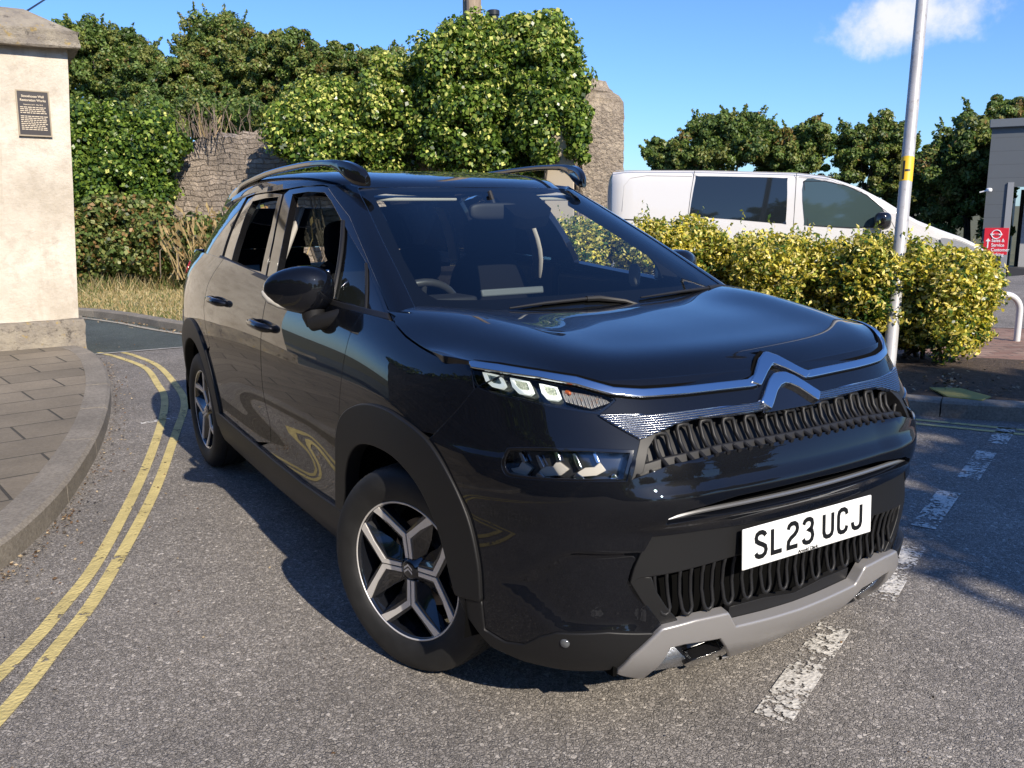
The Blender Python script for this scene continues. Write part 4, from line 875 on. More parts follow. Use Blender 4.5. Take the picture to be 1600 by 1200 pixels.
def kerb(name, P, w, h, stone=.9, z0=0, inward=1):
    P = np.asarray(P); s_ = np.concatenate([[0], np.cumsum(np.linalg.norm(np.diff(P, axis=0), axis=1))]); mb = MB(); n = int(s_[-1]/stone)
    I = offset(P, w*inward)
    for k in range(n):
        a = k*stone+.004; b = (k+1)*stone-.004; q = np.linspace(a, b, 7); dz = rnd.uniform(-.004, .004)
        o_ = np.stack([np.interp(q, s_, P[:, i]) for i in (0, 1)], 1); i_ = np.stack([np.interp(q, s_, I[:, i]) for i in (0, 1)], 1); o2 = o_+(i_-o_)*.12
        V = [(*p, z0-.05) for p in o_]+[(*p, z0+h-.016+dz) for p in o_]+[(*p, z0+h+dz) for p in o2]+[(*p, z0+h+dz) for p in i_]+[(*p, z0-.05) for p in i_]
        F = [(r*7+i, r*7+i+1, (r+1)*7+i+1, (r+1)*7+i) for r in range(4) for i in range(6)]+[(0, 7, 14, 21, 28), (6, 13, 20, 27, 34)]
        mb.add(V, F)
    return tag(mb.build(name, KERB, smooth=True, angle=30), kind='structure')
kerb('kerb', ko, .17, .11)
PAVE = mat('stone paving slabs', rough=.9); t = NT(PAVE); br = t.n('ShaderNodeTexBrick'); br.offset = .5; br.inputs['Scale'].default_value = 1
br.inputs['Brick Width'].default_value = .60; br.inputs['Row Height'].default_value = .40; br.inputs['Mortar Size'].default_value = .008; br.inputs['Mortar Smooth'].default_value = .3
br.inputs['Color1'].default_value = (.22, .185, .138, 1); br.inputs['Color2'].default_value = (.165, .14, .105, 1); br.inputs['Mortar'].default_value = (.055, .05, .04, 1)
t.l(t.co(rot=(0, 0, R(-8))), br.inputs[0]); c = t.mix(1, br.outputs[0], t.ramp(t.noise(1.2, 6, .65), [(.3, .72), (.7, 1.25)]), 'MULTIPLY'); c = t.mix(1, c, t.ramp(t.noise(70, 5, .7), [(.3, .8), (.7, 1.15)]), 'MULTIPLY')
t.base(c); t.bump(t.math('ADD', t.math('MULTIPLY', br.outputs[1], -1), t.math('MULTIPLY', t.noise(90, 4), .35)), .008, .8)
ki = [p for p in offset(ko[:82], .168) if p[1] < 6.9]; sheet('pavement', list(ki)+[(-1.15, 7.4), (-9, 7.4)], .106, PAVE)
# ---- painted lines, worn through in places
def paint(name, c, wear=.5, sc_=30):
    m = mat(name, c, .75); t = NT(m); o_ = [n for n in t.t.nodes if n.type == 'OUTPUT_MATERIAL'][0]; tr = t.n('ShaderNodeBsdfTransparent'); mx = t.n('ShaderNodeMixShader')
    n1 = t.noise(sc_, 5, .7); n2 = t.noise(sc_*.12, 4, .6); s_ = t.math('ADD', t.math('MULTIPLY', n1, .65), t.math('MULTIPLY', n2, .5))
    f = t.ramp(s_, [(wear-.012, 0), (wear+.02, 1)]); t.l(f, mx.inputs[0]); t.l(tr.outputs[0], mx.inputs[1]); t.l(t.b.outputs[0], mx.inputs[2]); t.l(mx.outputs[0], o_.inputs[0])
    t.base(t.mix(1, c, t.ramp(t.noise(9, 5, .65), [(.3, .72), (.7, 1.1)]), 'MULTIPLY')); t.bump(t.math('ADD', t.vor(75), t.noise(60)), .004, .7); return m
YEL = paint('worn yellow line paint', (.60, .49, .20), .475); WHI = paint('worn white line paint', (.66, .63, .57), .558, 46)
def stripe(name, P, w, m, z=.004):
    P = np.asarray(P); a = offset(P, w/2); b = offset(P, -w/2); k = len(P); V = [(*p, z) for p in a]+[(*p, z) for p in b]
    o_ = mesh_np(name, V, [(i, k+i, k+i+1, i+1) for i in range(k-1)], m); return tag(o_, kind='structure')
yo = smooth_loop([(-4.2, -3.2), (-3.2, -1.75), (-2.5, -.62), (-1.985, .28), (-1.79, .68), (-1.59, 1.13), (-1.205, 2.24), (-.865, 3.42), (-.60, 4.4), (-.505, 5.2), (-.45, 6.25), (-.53, 7.0), (-.60, 7.32)], closed=False, n=8)
yi = smooth_loop([(-4.35, -3.2), (-3.3, -1.65), (-2.62, -.60), (-1.92, .60), (-1.71, 1.02), (-1.515, 1.5), (-1.155, 2.66), (-.835, 3.87), (-.66, 4.7), (-.60, 5.3), (-.545, 6.2), (-.66, 7.0), (-.78, 7.45)], closed=False, n=8)
stripe('double_yellow_line', offset(yo, -.014), .052, YEL); stripe('double_yellow_line', offset(yi, .012), .052, YEL)
for a, b in (((-.11, -.87), (.5, -.6)), ((.81, -.545), (1.36, -.30)), ((1.61, -.185), (2.17, .045)), ((2.45, .12), (3.03, .36)), ((3.25, .43), (3.69, .61)), ((-.42, -1.0), (-1.0, -1.25))):
    q = np.array([np.array(a)*(1-t_)+np.array(b)*t_ for t_ in np.linspace(0, 1, 4)]); stripe('white_dash', q, .105, WHI)
stripe('yellow_line_far', [(2.2, 3.4), (3.39, 1.1), (3.72, .5), (4.6, -1.1)], .05, YEL); stripe('yellow_line_far', [(2.1, 3.3), (3.27, 1.06), (3.60, .46), (4.48, -1.14)], .05, YEL)
stripe('joint_line', [(-1.0, 7.33), (0, 7.29), (2.2, 7.2)], .05, paint('faded joint line', (.4, .38, .34), .48), .008)
stripe('white_dash', [(-.98, 3.9), (-.72, 3.93)], .06, WHI)
# ---- verge
vk = smooth_loop([(-6, 13.5), (-2.2, 12.3), (-.75, 11.4), (-.15, 10.2), (.18, 9.0), (.55, 8.1), (1.3, 7.6), (2.6, 7.3), (3.6, 7.2)], closed=False, n=7)
kerb('verge_kerb', vk, .13, .10, inward=1)
stripe('verge_edge_line', offset(vk, -.16), .07, paint('faded edge line', (.42, .38, .30), .47), .008)
GR_ = mat('dry verge grass', rough=.95); t = NT(GR_); t.base(t.mix(t.ramp(t.noise(.9, 5, .65), [(.4, 0), (.62, 1)]), t.ramp(t.noise(30, 6, .8), [(.3, (.36, .28, .14)), (.7, (.60, .49, .27))]), t.ramp(t.noise(26, 5, .8), [(.3, (.13, .15, .05)), (.7, (.28, .29, .10))]))); t.bump(t.noise(50, 5, .8), .04, 1)
vi = offset(vk, .12); vz = lambda x, y: .09+.028*max(0, y-8.5)
P = list(vi)+[(5.2, 22), (-6, 24)]; sheet('grass_verge', P, lambda x, y: .085, GR_)
# ---- planting bed, brick paving
bk_ = smooth_loop([(6.2, -2.65), (5.2, -1.2), (4.5, -.18), (3.925, .634), (3.667, .93), (3.484, 1.24), (2.95, 2.02), (2.35, 2.9), (1.75, 3.85), (1.32, 4.95), (1.18, 6.1), (1.5, 7.0)], closed=False, n=7)
kerb('bed_kerb', bk_, .15, .11, inward=-1)
SOIL = mat('bare soil', rough=.95); t = NT(SOIL); t.base(t.ramp(t.noise(22, 8, .75), [(.3, (.06, .04, .026)), (.55, (.13, .09, .06)), (.75, (.24, .18, .13))])); t.bump(t.noise(30, 7, .8), .05, 1)
bi_ = offset(bk_, -.148); bo_ = offset(bk_, -2.05); sheet('soil_bed', list(bi_)+list(bo_[::-1]), .10, SOIL)
BRK = mat('red brick paving', rough=.85); t = NT(BRK); br = t.n('ShaderNodeTexBrick'); br.inputs['Scale'].default_value = 1; br.inputs['Brick Width'].default_value = .21; br.inputs['Row Height'].default_value = .105; br.inputs['Mortar Size'].default_value = .006
br.inputs['Color1'].default_value = (.22, .12, .085, 1); br.inputs['Color2'].default_value = (.30, .2, .15, 1); br.inputs['Mortar'].default_value = (.1, .08, .06, 1); t.l(t.co(rot=(0, 0, R(30))), br.inputs[0]); t.base(t.mix(1, br.outputs[0], t.ramp(t.noise(2, 5), [(.3, .75), (.7, 1.2)]), 'MULTIPLY')); t.bump(br.outputs[1], -.006, .6)
bp = offset(bk_, -4.3); sheet('brick_paving', list(offset(bk_, -2.04))+list(bp[::-1]), .095, BRK)
# thin yellow cover in the bed
mb = MB(); cpt = [gnd(u, v, .11) for u, v in ((1452, 607), (1500, 608), (1548, 621), (1535, 627), (1480, 621))]; mb.prism([(p[0], p[1], .108) for p in cpt], (0, 0, .012))
tag(mb.build('yellow_slab', mat('plain yellow', (.30, .27, .08), .9), bevel=.004), 'thin flat yellow cover lying in the soil bed behind the kerb', 'slab')
# ================================================================= WALLS
REND = mat('pale lime render', rough=.9); t = NT(REND)
c = t.mix(t.ramp(t.noise(1.6, 6, .65), [(.35, 0), (.68, 1)]), (.66, .60, .505), (.45, .395, .315)); c = t.mix(t.ramp(t.noise(7, 6, .7), [(.5, 0), (.72, .65)]), c, (.36, .31, .245))
stn = t.noise(3, 5, .6, t.co(scale=(3, 3, .25))); c = t.mix(t.ramp(stn, [(.58, 0), (.8, .55)]), c, (.33, .27, .19)); t.base(c); t.bump(t.noise(25, 6, .7), .02, .6)
STN = mat('weathered granite', rough=.9); t = NT(STN); c = t.mix(t.ramp(t.noise(3, 6, .7), [(.4, 0), (.65, 1)]), (.24, .21, .175), (.40, .35, .27)); c = t.mix(t.ramp(t.noise(9, 6, .75), [(.56, 0), (.66, 1)]), c, (.10, .085, .07)); c = t.mix(t.ramp(t.noise(6, 5, .7, t.co(scale=1.7)), [(.60, 0), (.68, .8)]), c, (.42, .29, .08)); t.base(c); t.bump(t.noise(22, 7, .75), .035, .9)
def rough_box(mb, x0, x1, y0, y1, z0, z1, xs=0, n=7, j=.012):
    """box with jittered vertices; xs shifts the top in x (lean)"""
    bm = bmesh.new(); bmesh.ops.create_cube(bm, size=1); bmesh.ops.subdivide_edges(bm, edges=bm.edges, cuts=n, use_grid_fill=True)
    for v in bm.verts:
        t_ = v.co.z+.5; v.co = Vector((x0+(x1-x0)*(v.co.x+.5)+xs*t_, y0+(y1-y0)*(v.co.y+.5), z0+(z1-z0)*t_))+Vector([rnd.uniform(-j, j) for _ in range(3)])
    bm.verts.index_update(); mb.add([v.co for v in bm.verts], [[v.index for v in f.verts] for f in bm.faces]); bm.free()
gp = empty('gate_pier', (-1.7, 7.9, .1), label='tall pale rendered gate pier with stone cap and plinth on the left pavement corner', cat='gate pier')
def rel(o, p): o.parent = p; o.matrix_parent_inverse = Matrix.Translation(-p.location); return o
mb = MB(); rough_box(mb, -3.2, -.945, 7.45, 8.35, .36, 2.95, xs=.15, j=.006); rel(mb.build('wall', REND, smooth=True, angle=40), gp)
mb = MB(); rough_box(mb, -3.3, -.90, 7.36, 8.45, .0, .362, j=.014); rel(mb.build('plinth', STN, smooth=True, angle=40), gp)
mb = MB(); rough_box(mb, -3.3, -.70, 7.32, 8.5, 2.94, 3.10, j=.01); bm = None
V = [(-3.3, 7.34, 3.095), (-.72, 7.34, 3.095), (-.72, 8.48, 3.095), (-3.3, 8.48, 3.095), (-3.3, 7.62, 3.34), (-1.12, 7.62, 3.31), (-1.12, 8.2, 3.31), (-3.3, 8.2, 3.34)]
mb.add(V, [(0, 1, 5, 4), (1, 2, 6, 5), (2, 3, 7, 6), (3, 0, 4, 7), (4, 5, 6, 7)]); rel(mb.build('cap', STN, smooth=True, angle=30), gp)
# plaque
PB = mat('bronze plaque plate', (.045, .04, .04), .4, .3); PF = mat('worn brass edge', (.30, .25, .18), .5, .4); PT = mat('pale raised lettering', (.62, .52, .38), .6)
A = [at(*q, 9.02) for q in ((27, 137), (77, 147), (78, 215), (29, 210))]
def yplane(u, v, y): r = fw+rt*(u-800)/FOC-up*(v-600)/FOC; return CAM+r*((y-CAM[1])/r[1])
q = [yplane(u, v, 7.43) for u, v in ((27, 137), (77, 147), (78, 215), (29, 210))]
c0 = sum(q)/4; pw = .272; ph = .41
pq = empty('wall_plaque', tuple(c0), label='dark bronze plaque with raised pale lettering fixed to the rendered pier', cat='plaque')
PQM = frame_mat((0, 0, 0), (1, 0, -.02), (-.05, 0, 1))
o = MB().box((0, 0, 0), (pw, ph, .012)).build('plate', PB, pq, bevel=.002); o.data.transform(PQM)
mb = MB()
for cx, cy, sx, sy in ((0, ph/2, pw+.012, .012), (0, -ph/2, pw+.012, .012), (pw/2, 0, .012, ph-.012), (-pw/2, 0, .012, ph-.012)): mb.box((cx, cy, .001), (sx, sy, .018))
o = mb.build('edge', PF, pq); o.data.transform(PQM)
y_ = .155
for s_, sz, gap in (('Stonehouse Wall', .030, .036), ('Restoration Works', .030, .040), ('September 2017 - May 2018', .0155, .036)):
    big = sz > .02
    text_mesh('lettering', s_, sz, PT, pq, PQM @ Matrix.Translation((0 if big or sz > .015 else -.118, y_, .0065)), .0012, 'CENTER' if big or sz > .015 else 'LEFT', bold=.0006 if big else .0002, sx=.92); y_ -= gap
mb = MB()                                                    # the small print is unreadable in the photo: rows of word-sized strokes
for row in range(12):
    x_ = -.112; yy_ = y_+.012-.0172*row-(.014 if row > 3 else 0)
    while x_ < .095:
        L_ = rnd.uniform(.012, .036); mb.box((x_+L_/2, yy_, .0065), (L_, .0072, .002)); x_ += L_+.006
o = mb.build('small_print', PT, pq); o.data.transform(PQM)
RUB = mat('rubble limestone', rough=.92); t = NT(RUB)
wv = t.n('ShaderNodeVectorMath', operation='ADD'); nz = t.noise(2.2, 4, out=1); sm_ = t.n('ShaderNodeVectorMath', operation='SCALE'); t.l(nz, sm_.inputs[0]); sm_.inputs['Scale'].default_value = .24; t.l(t.co(rot=(R(90), 0, 0)), wv.inputs[0]); t.l(sm_.outputs[0], wv.inputs[1])
br = t.n('ShaderNodeTexBrick'); br.offset = .37; br.squash = .7; br.squash_frequency = 3; br.inputs['Scale'].default_value = 1; br.inputs['Brick Width'].default_value = .30; br.inputs['Row Height'].default_value = .10; br.inputs['Mortar Size'].default_value = .012; br.inputs['Mortar Smooth'].default_value = .6; br.inputs['Bias'].default_value = 0
br.inputs['Color1'].default_value = (.48, .40, .325, 1); br.inputs['Color2'].default_value = (.32, .265, .215, 1); br.inputs['Mortar'].default_value = (.26, .215, .175, 1); t.l(wv.outputs[0], br.inputs[0])
c = t.mix(1, br.outputs[0], t.ramp(t.noise(4, 7, .72), [(.3, .65), (.7, 1.3)]), 'MULTIPLY'); c = t.mix(t.ramp(t.noise(1.6, 6, .7), [(.55, 0), (.72, .6)]), c, (.30, .25, .19)); t.base(c)
t.bump(t.math('ADD', t.math('MULTIPLY', br.outputs[1], -1), t.math('MULTIPLY', t.noise(14, 7, .7), 1.2)), .08, 1)
def ruin(name, top, thick, n=60, m=24, jag=.08, mt=RUB, **k):
    """wall along a polyline of (x, y, ztop)"""
    T = np.array(top); s_ = np.concatenate([[0], np.cumsum(np.linalg.norm(np.diff(T[:, :2], axis=0), axis=1))]); q = np.linspace(0, s_[-1], n); P = np.stack([np.interp(q, s_, T[:, i]) for i in range(3)], 1)
    nn = offset(P[:, :2], 1)-P[:, :2]; P[:, 2] += np.cumsum(nr.uniform(-1, 1, n))*0+nr.uniform(-jag, jag, n); V = []; F = []
    for side_ in (0, 1):
        for j in range(m+1):
            z = -.6+(P[:, 2]+.6)*j/m; d = nr.uniform(-.03, .03, n)+(thick/2 if side_ else -thick/2)
            V += [(*(p[:2]+nn[i]*d[i]), zz) for i, (p, zz) in enumerate(zip(P, z))]
    o2 = (m+1)*n
    for b in (0, o2): F += [(b+j*n+i, b+j*n+i+1, b+(j+1)*n+i+1, b+(j+1)*n+i) for j in range(m) for i in range(n-1)]
    F += [(m*n+i, m*n+i+1, o2+m*n+i+1, o2+m*n+i) for i in range(n-1)]
    for i in (0, n-1): F += [(j*n+i, (j+1)*n+i, o2+(j+1)*n+i, o2+j*n+i) for j in range(m)]
    o_ = MB().add(V, F).build(name, mt, smooth=True, angle=50); return tag(o_, **k)
W = lambda u, v, d: tuple(at(u, v, d))
ruin('ruined_wall', [W(60, 260, 19), W(180, 255, 18.7), W(250, 235, 18.5), W(300, 222, 18.3), W(345, 208, 18.2), W(385, 215, 18), W(410, 203, 17.9), W(450, 196, 17.8), W(560, 200, 17.6), W(700, 190, 17.4), W(860, 190, 17.2)], .7, n=90, label='low ruined rubble stone wall running behind the grass verge', cat='stone wall')
TOWER = mat('weathered beige rubble', rough=.92); t = NT(TOWER); c = t.mix(t.ramp(t.noise(1.8, 7, .7), [(.38, 0), (.62, 1)]), (.30, .245, .185), (.46, .38, .28)); c = t.mix(t.ramp(t.vor(6, 'DISTANCE_TO_EDGE', t.co(scale=(1, 1, 1.8))), [(0, .7), (.12, 0)]), c, (.20, .16, .125)); c = t.mix(1, c, t.ramp(t.noise(12, 6, .7), [(.3, .7), (.7, 1.2)]), 'MULTIPLY'); t.base(c); t.bump(t.math('ADD', t.noise(5, 7, .7), t.noise(18, 5)), .09, 1)
ruin('ruined_wall', [W(845, 165, 17.5), W(868, 118, 17.2), W(885, 135, 17.0), W(905, 122, 16.9), W(928, 126, 16.7), W(938, 150, 16.65), W(941, 175, 16.6)], .9, n=40, m=30, jag=.05, mt=TOWER, label='tall broken stub of stone wall with ivy hanging off it, left of the white van', cat='stone wall')
# grey render strips on the stub
for u0, u1, vt in ((850, 896, 186),):
    a = at(u0, 300, 16.62); b = at(u1, 300, 16.42); zt_ = at(u0, vt, 16.6)[2]; mb = MB(); d = (b-a); d[2] = 0; mb.prism([(a[0], a[1], -.3), (b[0], b[1], -.3), (b[0], b[1], zt_), (a[0], a[1], zt_)], (-.05, -.09, 0)); tag(mb.build('render_patch', mat('grey cement render', (.50, .42, .31), .9), bevel=.02), 'smooth grey cement strip on the tall stone stub under the ivy', 'render strip')
# the boundary wall along the left pavement (outside the frame, seen in the paintwork)
ruin('boundary_wall', [(-5.4, 7.5, 2.6), (-5.6, 2, 2.7), (-5.9, -4, 2.6), (-6.4, -12, 2.7), (-7, -22, 2.6)], .5, n=80, m=14, jag=.05, label='long rubble stone wall topped with ivy along the back of the left pavement', cat='stone wall')
# ================================================================= VEGETATION
def leafmat(name, c, var=.35, rough=.45, tr=.3):
    m = mat(name, c, rough, spec=.4); t = NT(m); o_ = [n for n in t.t.nodes if n.type == 'OUTPUT_MATERIAL'][0]
    at_ = t.n('ShaderNodeAttribute', attribute_name='leaf'); cc = t.mix(1, c, t.ramp(at_.outputs['Fac'], [(0, 1-var), (1, 1+var)]), 'MULTIPLY'); t.base(cc)
    tl = t.n('ShaderNodeBsdfTranslucent'); t.l(t.mix(1, cc, (1.1, 1.25, .5), 'MULTIPLY'), tl.inputs[0]); mx = t.n('ShaderNodeMixShader'); mx.inputs[0].default_value = tr
    t.l(t.b.outputs[0], mx.inputs[1]); t.l(tl.outputs[0], mx.inputs[2]); t.l(mx.outputs[0], o_.inputs[0]); return m
def unit(v): return v/np.maximum(np.linalg.norm(v, axis=-1, keepdims=True), 1e-9)
def leaves(name, P, N, S, mats, mi, parent=None, asp=.55, fold=.25, droop=0.0):
    n = len(P); r = nr.normal(size=(n, 3)); r[:, 2] -= droop; T = unit(np.cross(np.cross(N, r), N)); B = np.cross(N, T); S = np.asarray(S)[:, None]
    V = np.stack([P-T*S*.5, P+B*S*asp*.5+N*S*fold*.25-T*S*.05, P+T*S*.5-N*S*fold*.15, P-B*S*asp*.5+N*S*fold*.25-T*S*.05], 1).reshape(-1, 3)
    F = np.arange(4*n, dtype=np.int32).reshape(n, 4); o = mesh_np(name, V, F, mats, parent, mi=mi)
    at_ = o.data.attributes.new('leaf', 'FLOAT', 'FACE'); at_.data.foreach_set('value', nr.uniform(0, 1, n).astype(np.float32)); return o
def clump_pts(C_, rad, per, up_=.25, jit=.7):
    """leaves in the shells of many small clumps"""
    C_ = np.asarray(C_); k = len(C_); rad = np.broadcast_to(rad, k); idx = np.repeat(np.arange(k), per); n = len(idx)
    d = unit(nr.normal(size=(n, 3))); rr = nr.uniform(.25, 1, n)**.5; P = C_[idx]+d*(rad[idx]*rr)[:, None]*[1, 1, .8]
    N = unit(d+nr.normal(size=(n, 3))*jit+[0, 0, up_]); return P, N, idx
def shell_centres(c, r, k, lo=.55, flat=-.6):
    d = unit(nr.normal(size=(k*3, 3))); d = d[d[:, 2] > flat][:k]; return np.array(c)+d*np.array(r)*nr.uniform(lo, 1, (len(d), 1))
BARK = mat('tree bark', rough=.9); t = NT(BARK); t.base(t.ramp(t.noise(12, 6, .7), [(.3, (.05, .04, .03)), (.7, (.14, .115, .09))])).bump(t.noise(25, 6), .03, .8)
L_D = leafmat('dark green leaf', (.08, .13, .034)); L_M = leafmat('mid green leaf', (.145, .21, .05)); L_O = leafmat('olive leaf', (.22, .235, .065)); L_R = leafmat('russet leaf', (.24, .165, .055)); L_Y = leafmat('yellow green leaf', (.24, .28, .06))
def pick(n, w): return nr.choice(len(w), n, p=np.array(w)/sum(w))
def tree(base, top_z, crown, nclump, per, rc, leaf, mats, wts, label, group=None, trunk=.16, lo=.5):
    """crown: list of (centre, radii) in world space"""
    t_ = empty('tree', tuple(base), label=label, cat='tree', group=group)
    Cs = np.concatenate([shell_centres(c, r, int(nclump*np.prod(r)**.66/sum(np.prod(q[1])**.66 for q in crown))+2, lo) for c, r in crown]); rads = nr.uniform(.65, 1.2, len(Cs))*rc
    P, N, idx = clump_pts(Cs, rads, per); cw = np.array([pick(1, wts)[0] for _ in Cs]); mi = np.where(nr.random(len(P)) < .6, cw[idx], pick(len(P), wts))
    SP = []; SN = []; mid = np.mean([c for c, r in crown], 0)
    for q in range(int(len(Cs)*.5)):
        b_ = Cs[rnd.randrange(len(Cs))]; dv = unit(unit((b_-mid))+np.array([0, 0, .7])+nr.normal(size=3)*.35); L_ = rc*rnd.uniform(1.0, 2.1); k_ = int(16*L_/rc)
        w_ = np.linspace(.2, 1, k_)[:, None]; SP.append(b_+dv*L_*w_+nr.normal(size=(k_, 3))*rc*.16*(1.2-w_)); SN.append(unit(nr.normal(size=(k_, 3))+[0, 0, .4]))
    SP = np.concatenate(SP); P = np.concatenate([P, SP]); N = np.concatenate([N, np.concatenate(SN)]); mi = np.concatenate([mi, pick(len(SP), wts)])
    o = leaves('crown', P-np.array(base), N, nr.uniform(.7, 1.3, len(P))*leaf, mats, mi, t_)
    mb = MB(); b = Vector((0, 0, 0)); ax = Vector(tuple(np.mean([c for c, r in crown], 0)-np.array(base)))
    mb.tube([b, ax*.3+Vector((.1, 0, 0)), ax*.7, ax*1.1], [trunk, trunk*.8, trunk*.55, trunk*.2], 9)
    for c in Cs[nr.choice(len(Cs), min(14, len(Cs)), replace=False)]:
        q = Vector(tuple(c-np.array(base))); s_ = ax*rnd.uniform(.35, .8); mb.tube([s_, (s_+q)/2+Vector((0, 0, .15)), q], [trunk*.35, trunk*.22, trunk*.06], 6)
    mb.build('trunk', BARK, t_, smooth=True); return t_
def gz(p, z=0): return (p[0], p[1], z)
TM = [L_D, L_M, L_O, L_R, L_Y]
def bgtree(u, v, d, wpx, hpx, label, wts, n=300, per=210, leaf=.10, blobs=6, group='trees behind the ruined wall', base_z=0):
    """a tree whose crown is centred on photo ray (u, v) at depth d, wpx x hpx pixels in size"""
    c = at(u, v, d); rx = wpx/2*d/FOC; rz = hpx/2*d/FOC; cr = []
    for k in range(blobs):
        ox = rnd.uniform(-.5, .5)*rx; oz = rnd.uniform(-.35, .4)*rz; q = c+rt*ox+np.array([0, 0, oz])+fw*rnd.uniform(-.3, .5)*rx; f = rnd.uniform(.55, .8); cr.append((q, np.array([rx*f, rx*f, rz*f*1.05])))
    cr += [(c, np.array([rx*.95, rx*.7, rz*.9])), (c-np.array([0, 0, rz*.8]), np.array([rx*1.0, rx*.7, rz*.8]))]
    return tree(gz(c, base_z), 0, cr, n, per, max(rx, rz)*.15, leaf, TM, wts, label, group)
g1 = 'trees behind the ruined wall'
bgtree(160, 110, 25, 190, 150, 'dark green tree immediately right of the rendered pier, behind the ivy', (3, 4, 2, .25, .4))
bgtree(255, 140, 24, 150, 130, 'olive green tree with browning leaves, second from the pier', (2, 3, 3, .7, .3))
bgtree(335, 105, 26, 160, 170, 'tallest olive tree with pointed top and russet patches above the ruined wall', (2, 3, 3, .55, .3))
bgtree(420, 120, 25, 150, 160, 'olive tree with loose feathery top just left of the ivy mound', (2, 3, 3.2, .6, .3))
bgtree(310, 190, 22, 260, 90, 'low spreading dark tree directly above the ruined wall top', (3, 3, 1.5, .5, .2), n=80)
bgtree(520, 130, 27, 120, 100, 'smaller dull green tree rising behind the left of the ivy mound', (2, 3, 2, .4, .2))
bgtree(610, 125, 28, 150, 95, 'rounded dull green tree behind the middle of the ivy mound', (2, 4, 2, .3, .2))
for u, v, rr_ in ((322, 45, .5), (318, 70, .7), (462, 60, .45), (458, 85, .6), (440, 65, .4), (120, 55, .6), (200, 55, .5)):
    pass
# right-hand trees beyond the van
g2 = 'trees beyond the white van'
for u, v, wp, hp, lb, ws_ in ((1060, 250, 110, 70, 'low tree at the left end of the row beyond the van', (3, 4, 2, .3, .2)), (1135, 230, 170, 120, 'broad dark green tree directly above the roof of the white van', (3, 4, 2, .4, .2)), (1245, 240, 130, 100, 'mid green tree above the windows of the white van', (2.5, 4, 2, .4, .2)), (1350, 240, 150, 110, 'olive tree with browning crown just left of the lamp post', (2, 3, 3, .5, .2)), (1430, 280, 110, 130, 'dark tree directly behind the lamp post', (3, 3, 2, .5, .2))):
    bgtree(u, v, 34, wp, hp, lb, ws_, n=230, per=190, leaf=.14, group=g2, base_z=-1)
bgtree(1520, 265, 30, 150, 200, 'tall dark tree rising behind the corner of the grey building', (3, 3, 2, .3, .2), n=200, per=200, leaf=.15, group=g2, base_z=-1)
bgtree(1590, 195, 31, 120, 90, 'tree top showing over the flat roof of the grey building', (3, 3, 2.4, .7, .2), n=130, per=200, leaf=.15, group=g2, base_z=-1)
# ---- ivy
I_D = leafmat('dark ivy leaf', (.035, .075, .015), rough=.3); I_M = leafmat('ivy leaf', (.105, .17, .026), rough=.3); I_L = leafmat('bright ivy leaf', (.22, .30, .05), rough=.35); I_F = leafmat('ivy flower heads', (.58, .58, .16), rough=.6)
IV = [I_D, I_M, I_L, I_F]
def mound(name, blobs, n_cl, per, rc, leaf, mats, wts, label, cat, top_w=None, base=None, asp=.8, droop=.6, part='foliage', stems=True, jit=.6, group=None):
    base = base if base is not None else blobs[0][0]; t_ = empty(name, gz(base), label=label, cat=cat, group=group)
    tot = sum(np.prod(r)**.66 for c, r in blobs); Cs = np.concatenate([shell_centres(c, r, int(n_cl*np.prod(r)**.66/tot)+2, .72, -.9) for c, r in blobs])
    P, N, idx = clump_pts(Cs, nr.uniform(.6, 1.25, len(Cs))*rc, per, .3, jit); mi = pick(len(P), wts)
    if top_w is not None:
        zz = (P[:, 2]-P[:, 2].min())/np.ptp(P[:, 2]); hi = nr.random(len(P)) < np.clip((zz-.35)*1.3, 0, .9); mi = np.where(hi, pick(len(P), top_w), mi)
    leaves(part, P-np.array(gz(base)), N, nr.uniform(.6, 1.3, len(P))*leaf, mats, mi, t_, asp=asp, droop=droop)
    if stems:
        mb = MB()
        for c in Cs[nr.choice(len(Cs), min(16, len(Cs)), replace=False)]:
            q = c-np.array(gz(base)); mb.tube([(q[0]*.5, q[1]*.5, 0), (q[0]*.8, q[1]*.8, q[2]*.5), tuple(q)], [.03, .02, .006], 6)
        mb.build('stems', BARK, t_, smooth=True)
    return t_
def pb(u, v, d, wp, hp, dep=None):
    s_ = d/FOC; return (at(u, v, d), np.array([wp/2*s_, (dep or wp*.35)*s_, hp/2*s_]))
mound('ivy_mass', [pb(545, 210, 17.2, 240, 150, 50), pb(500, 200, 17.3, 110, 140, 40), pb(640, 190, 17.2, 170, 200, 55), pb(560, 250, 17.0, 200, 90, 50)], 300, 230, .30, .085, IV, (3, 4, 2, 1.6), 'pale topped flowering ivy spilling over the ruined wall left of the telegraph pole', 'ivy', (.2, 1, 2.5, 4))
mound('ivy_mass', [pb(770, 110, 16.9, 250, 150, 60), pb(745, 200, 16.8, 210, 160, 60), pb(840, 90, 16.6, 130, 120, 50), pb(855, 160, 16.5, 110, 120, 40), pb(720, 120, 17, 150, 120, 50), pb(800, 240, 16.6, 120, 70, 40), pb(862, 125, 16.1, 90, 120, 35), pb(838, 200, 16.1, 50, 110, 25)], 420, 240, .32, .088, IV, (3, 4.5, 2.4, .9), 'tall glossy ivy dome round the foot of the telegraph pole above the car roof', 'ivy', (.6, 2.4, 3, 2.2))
mound('ivy_mass', [pb(900, 170, 16.2, 40, 120, 16), pb(905, 225, 16.1, 26, 60, 12)], 34, 120, .17, .085, IV, (2, 4, 2.5, .3), 'thin strands of ivy trailing down the tall stone stub', 'ivy', stems=False)
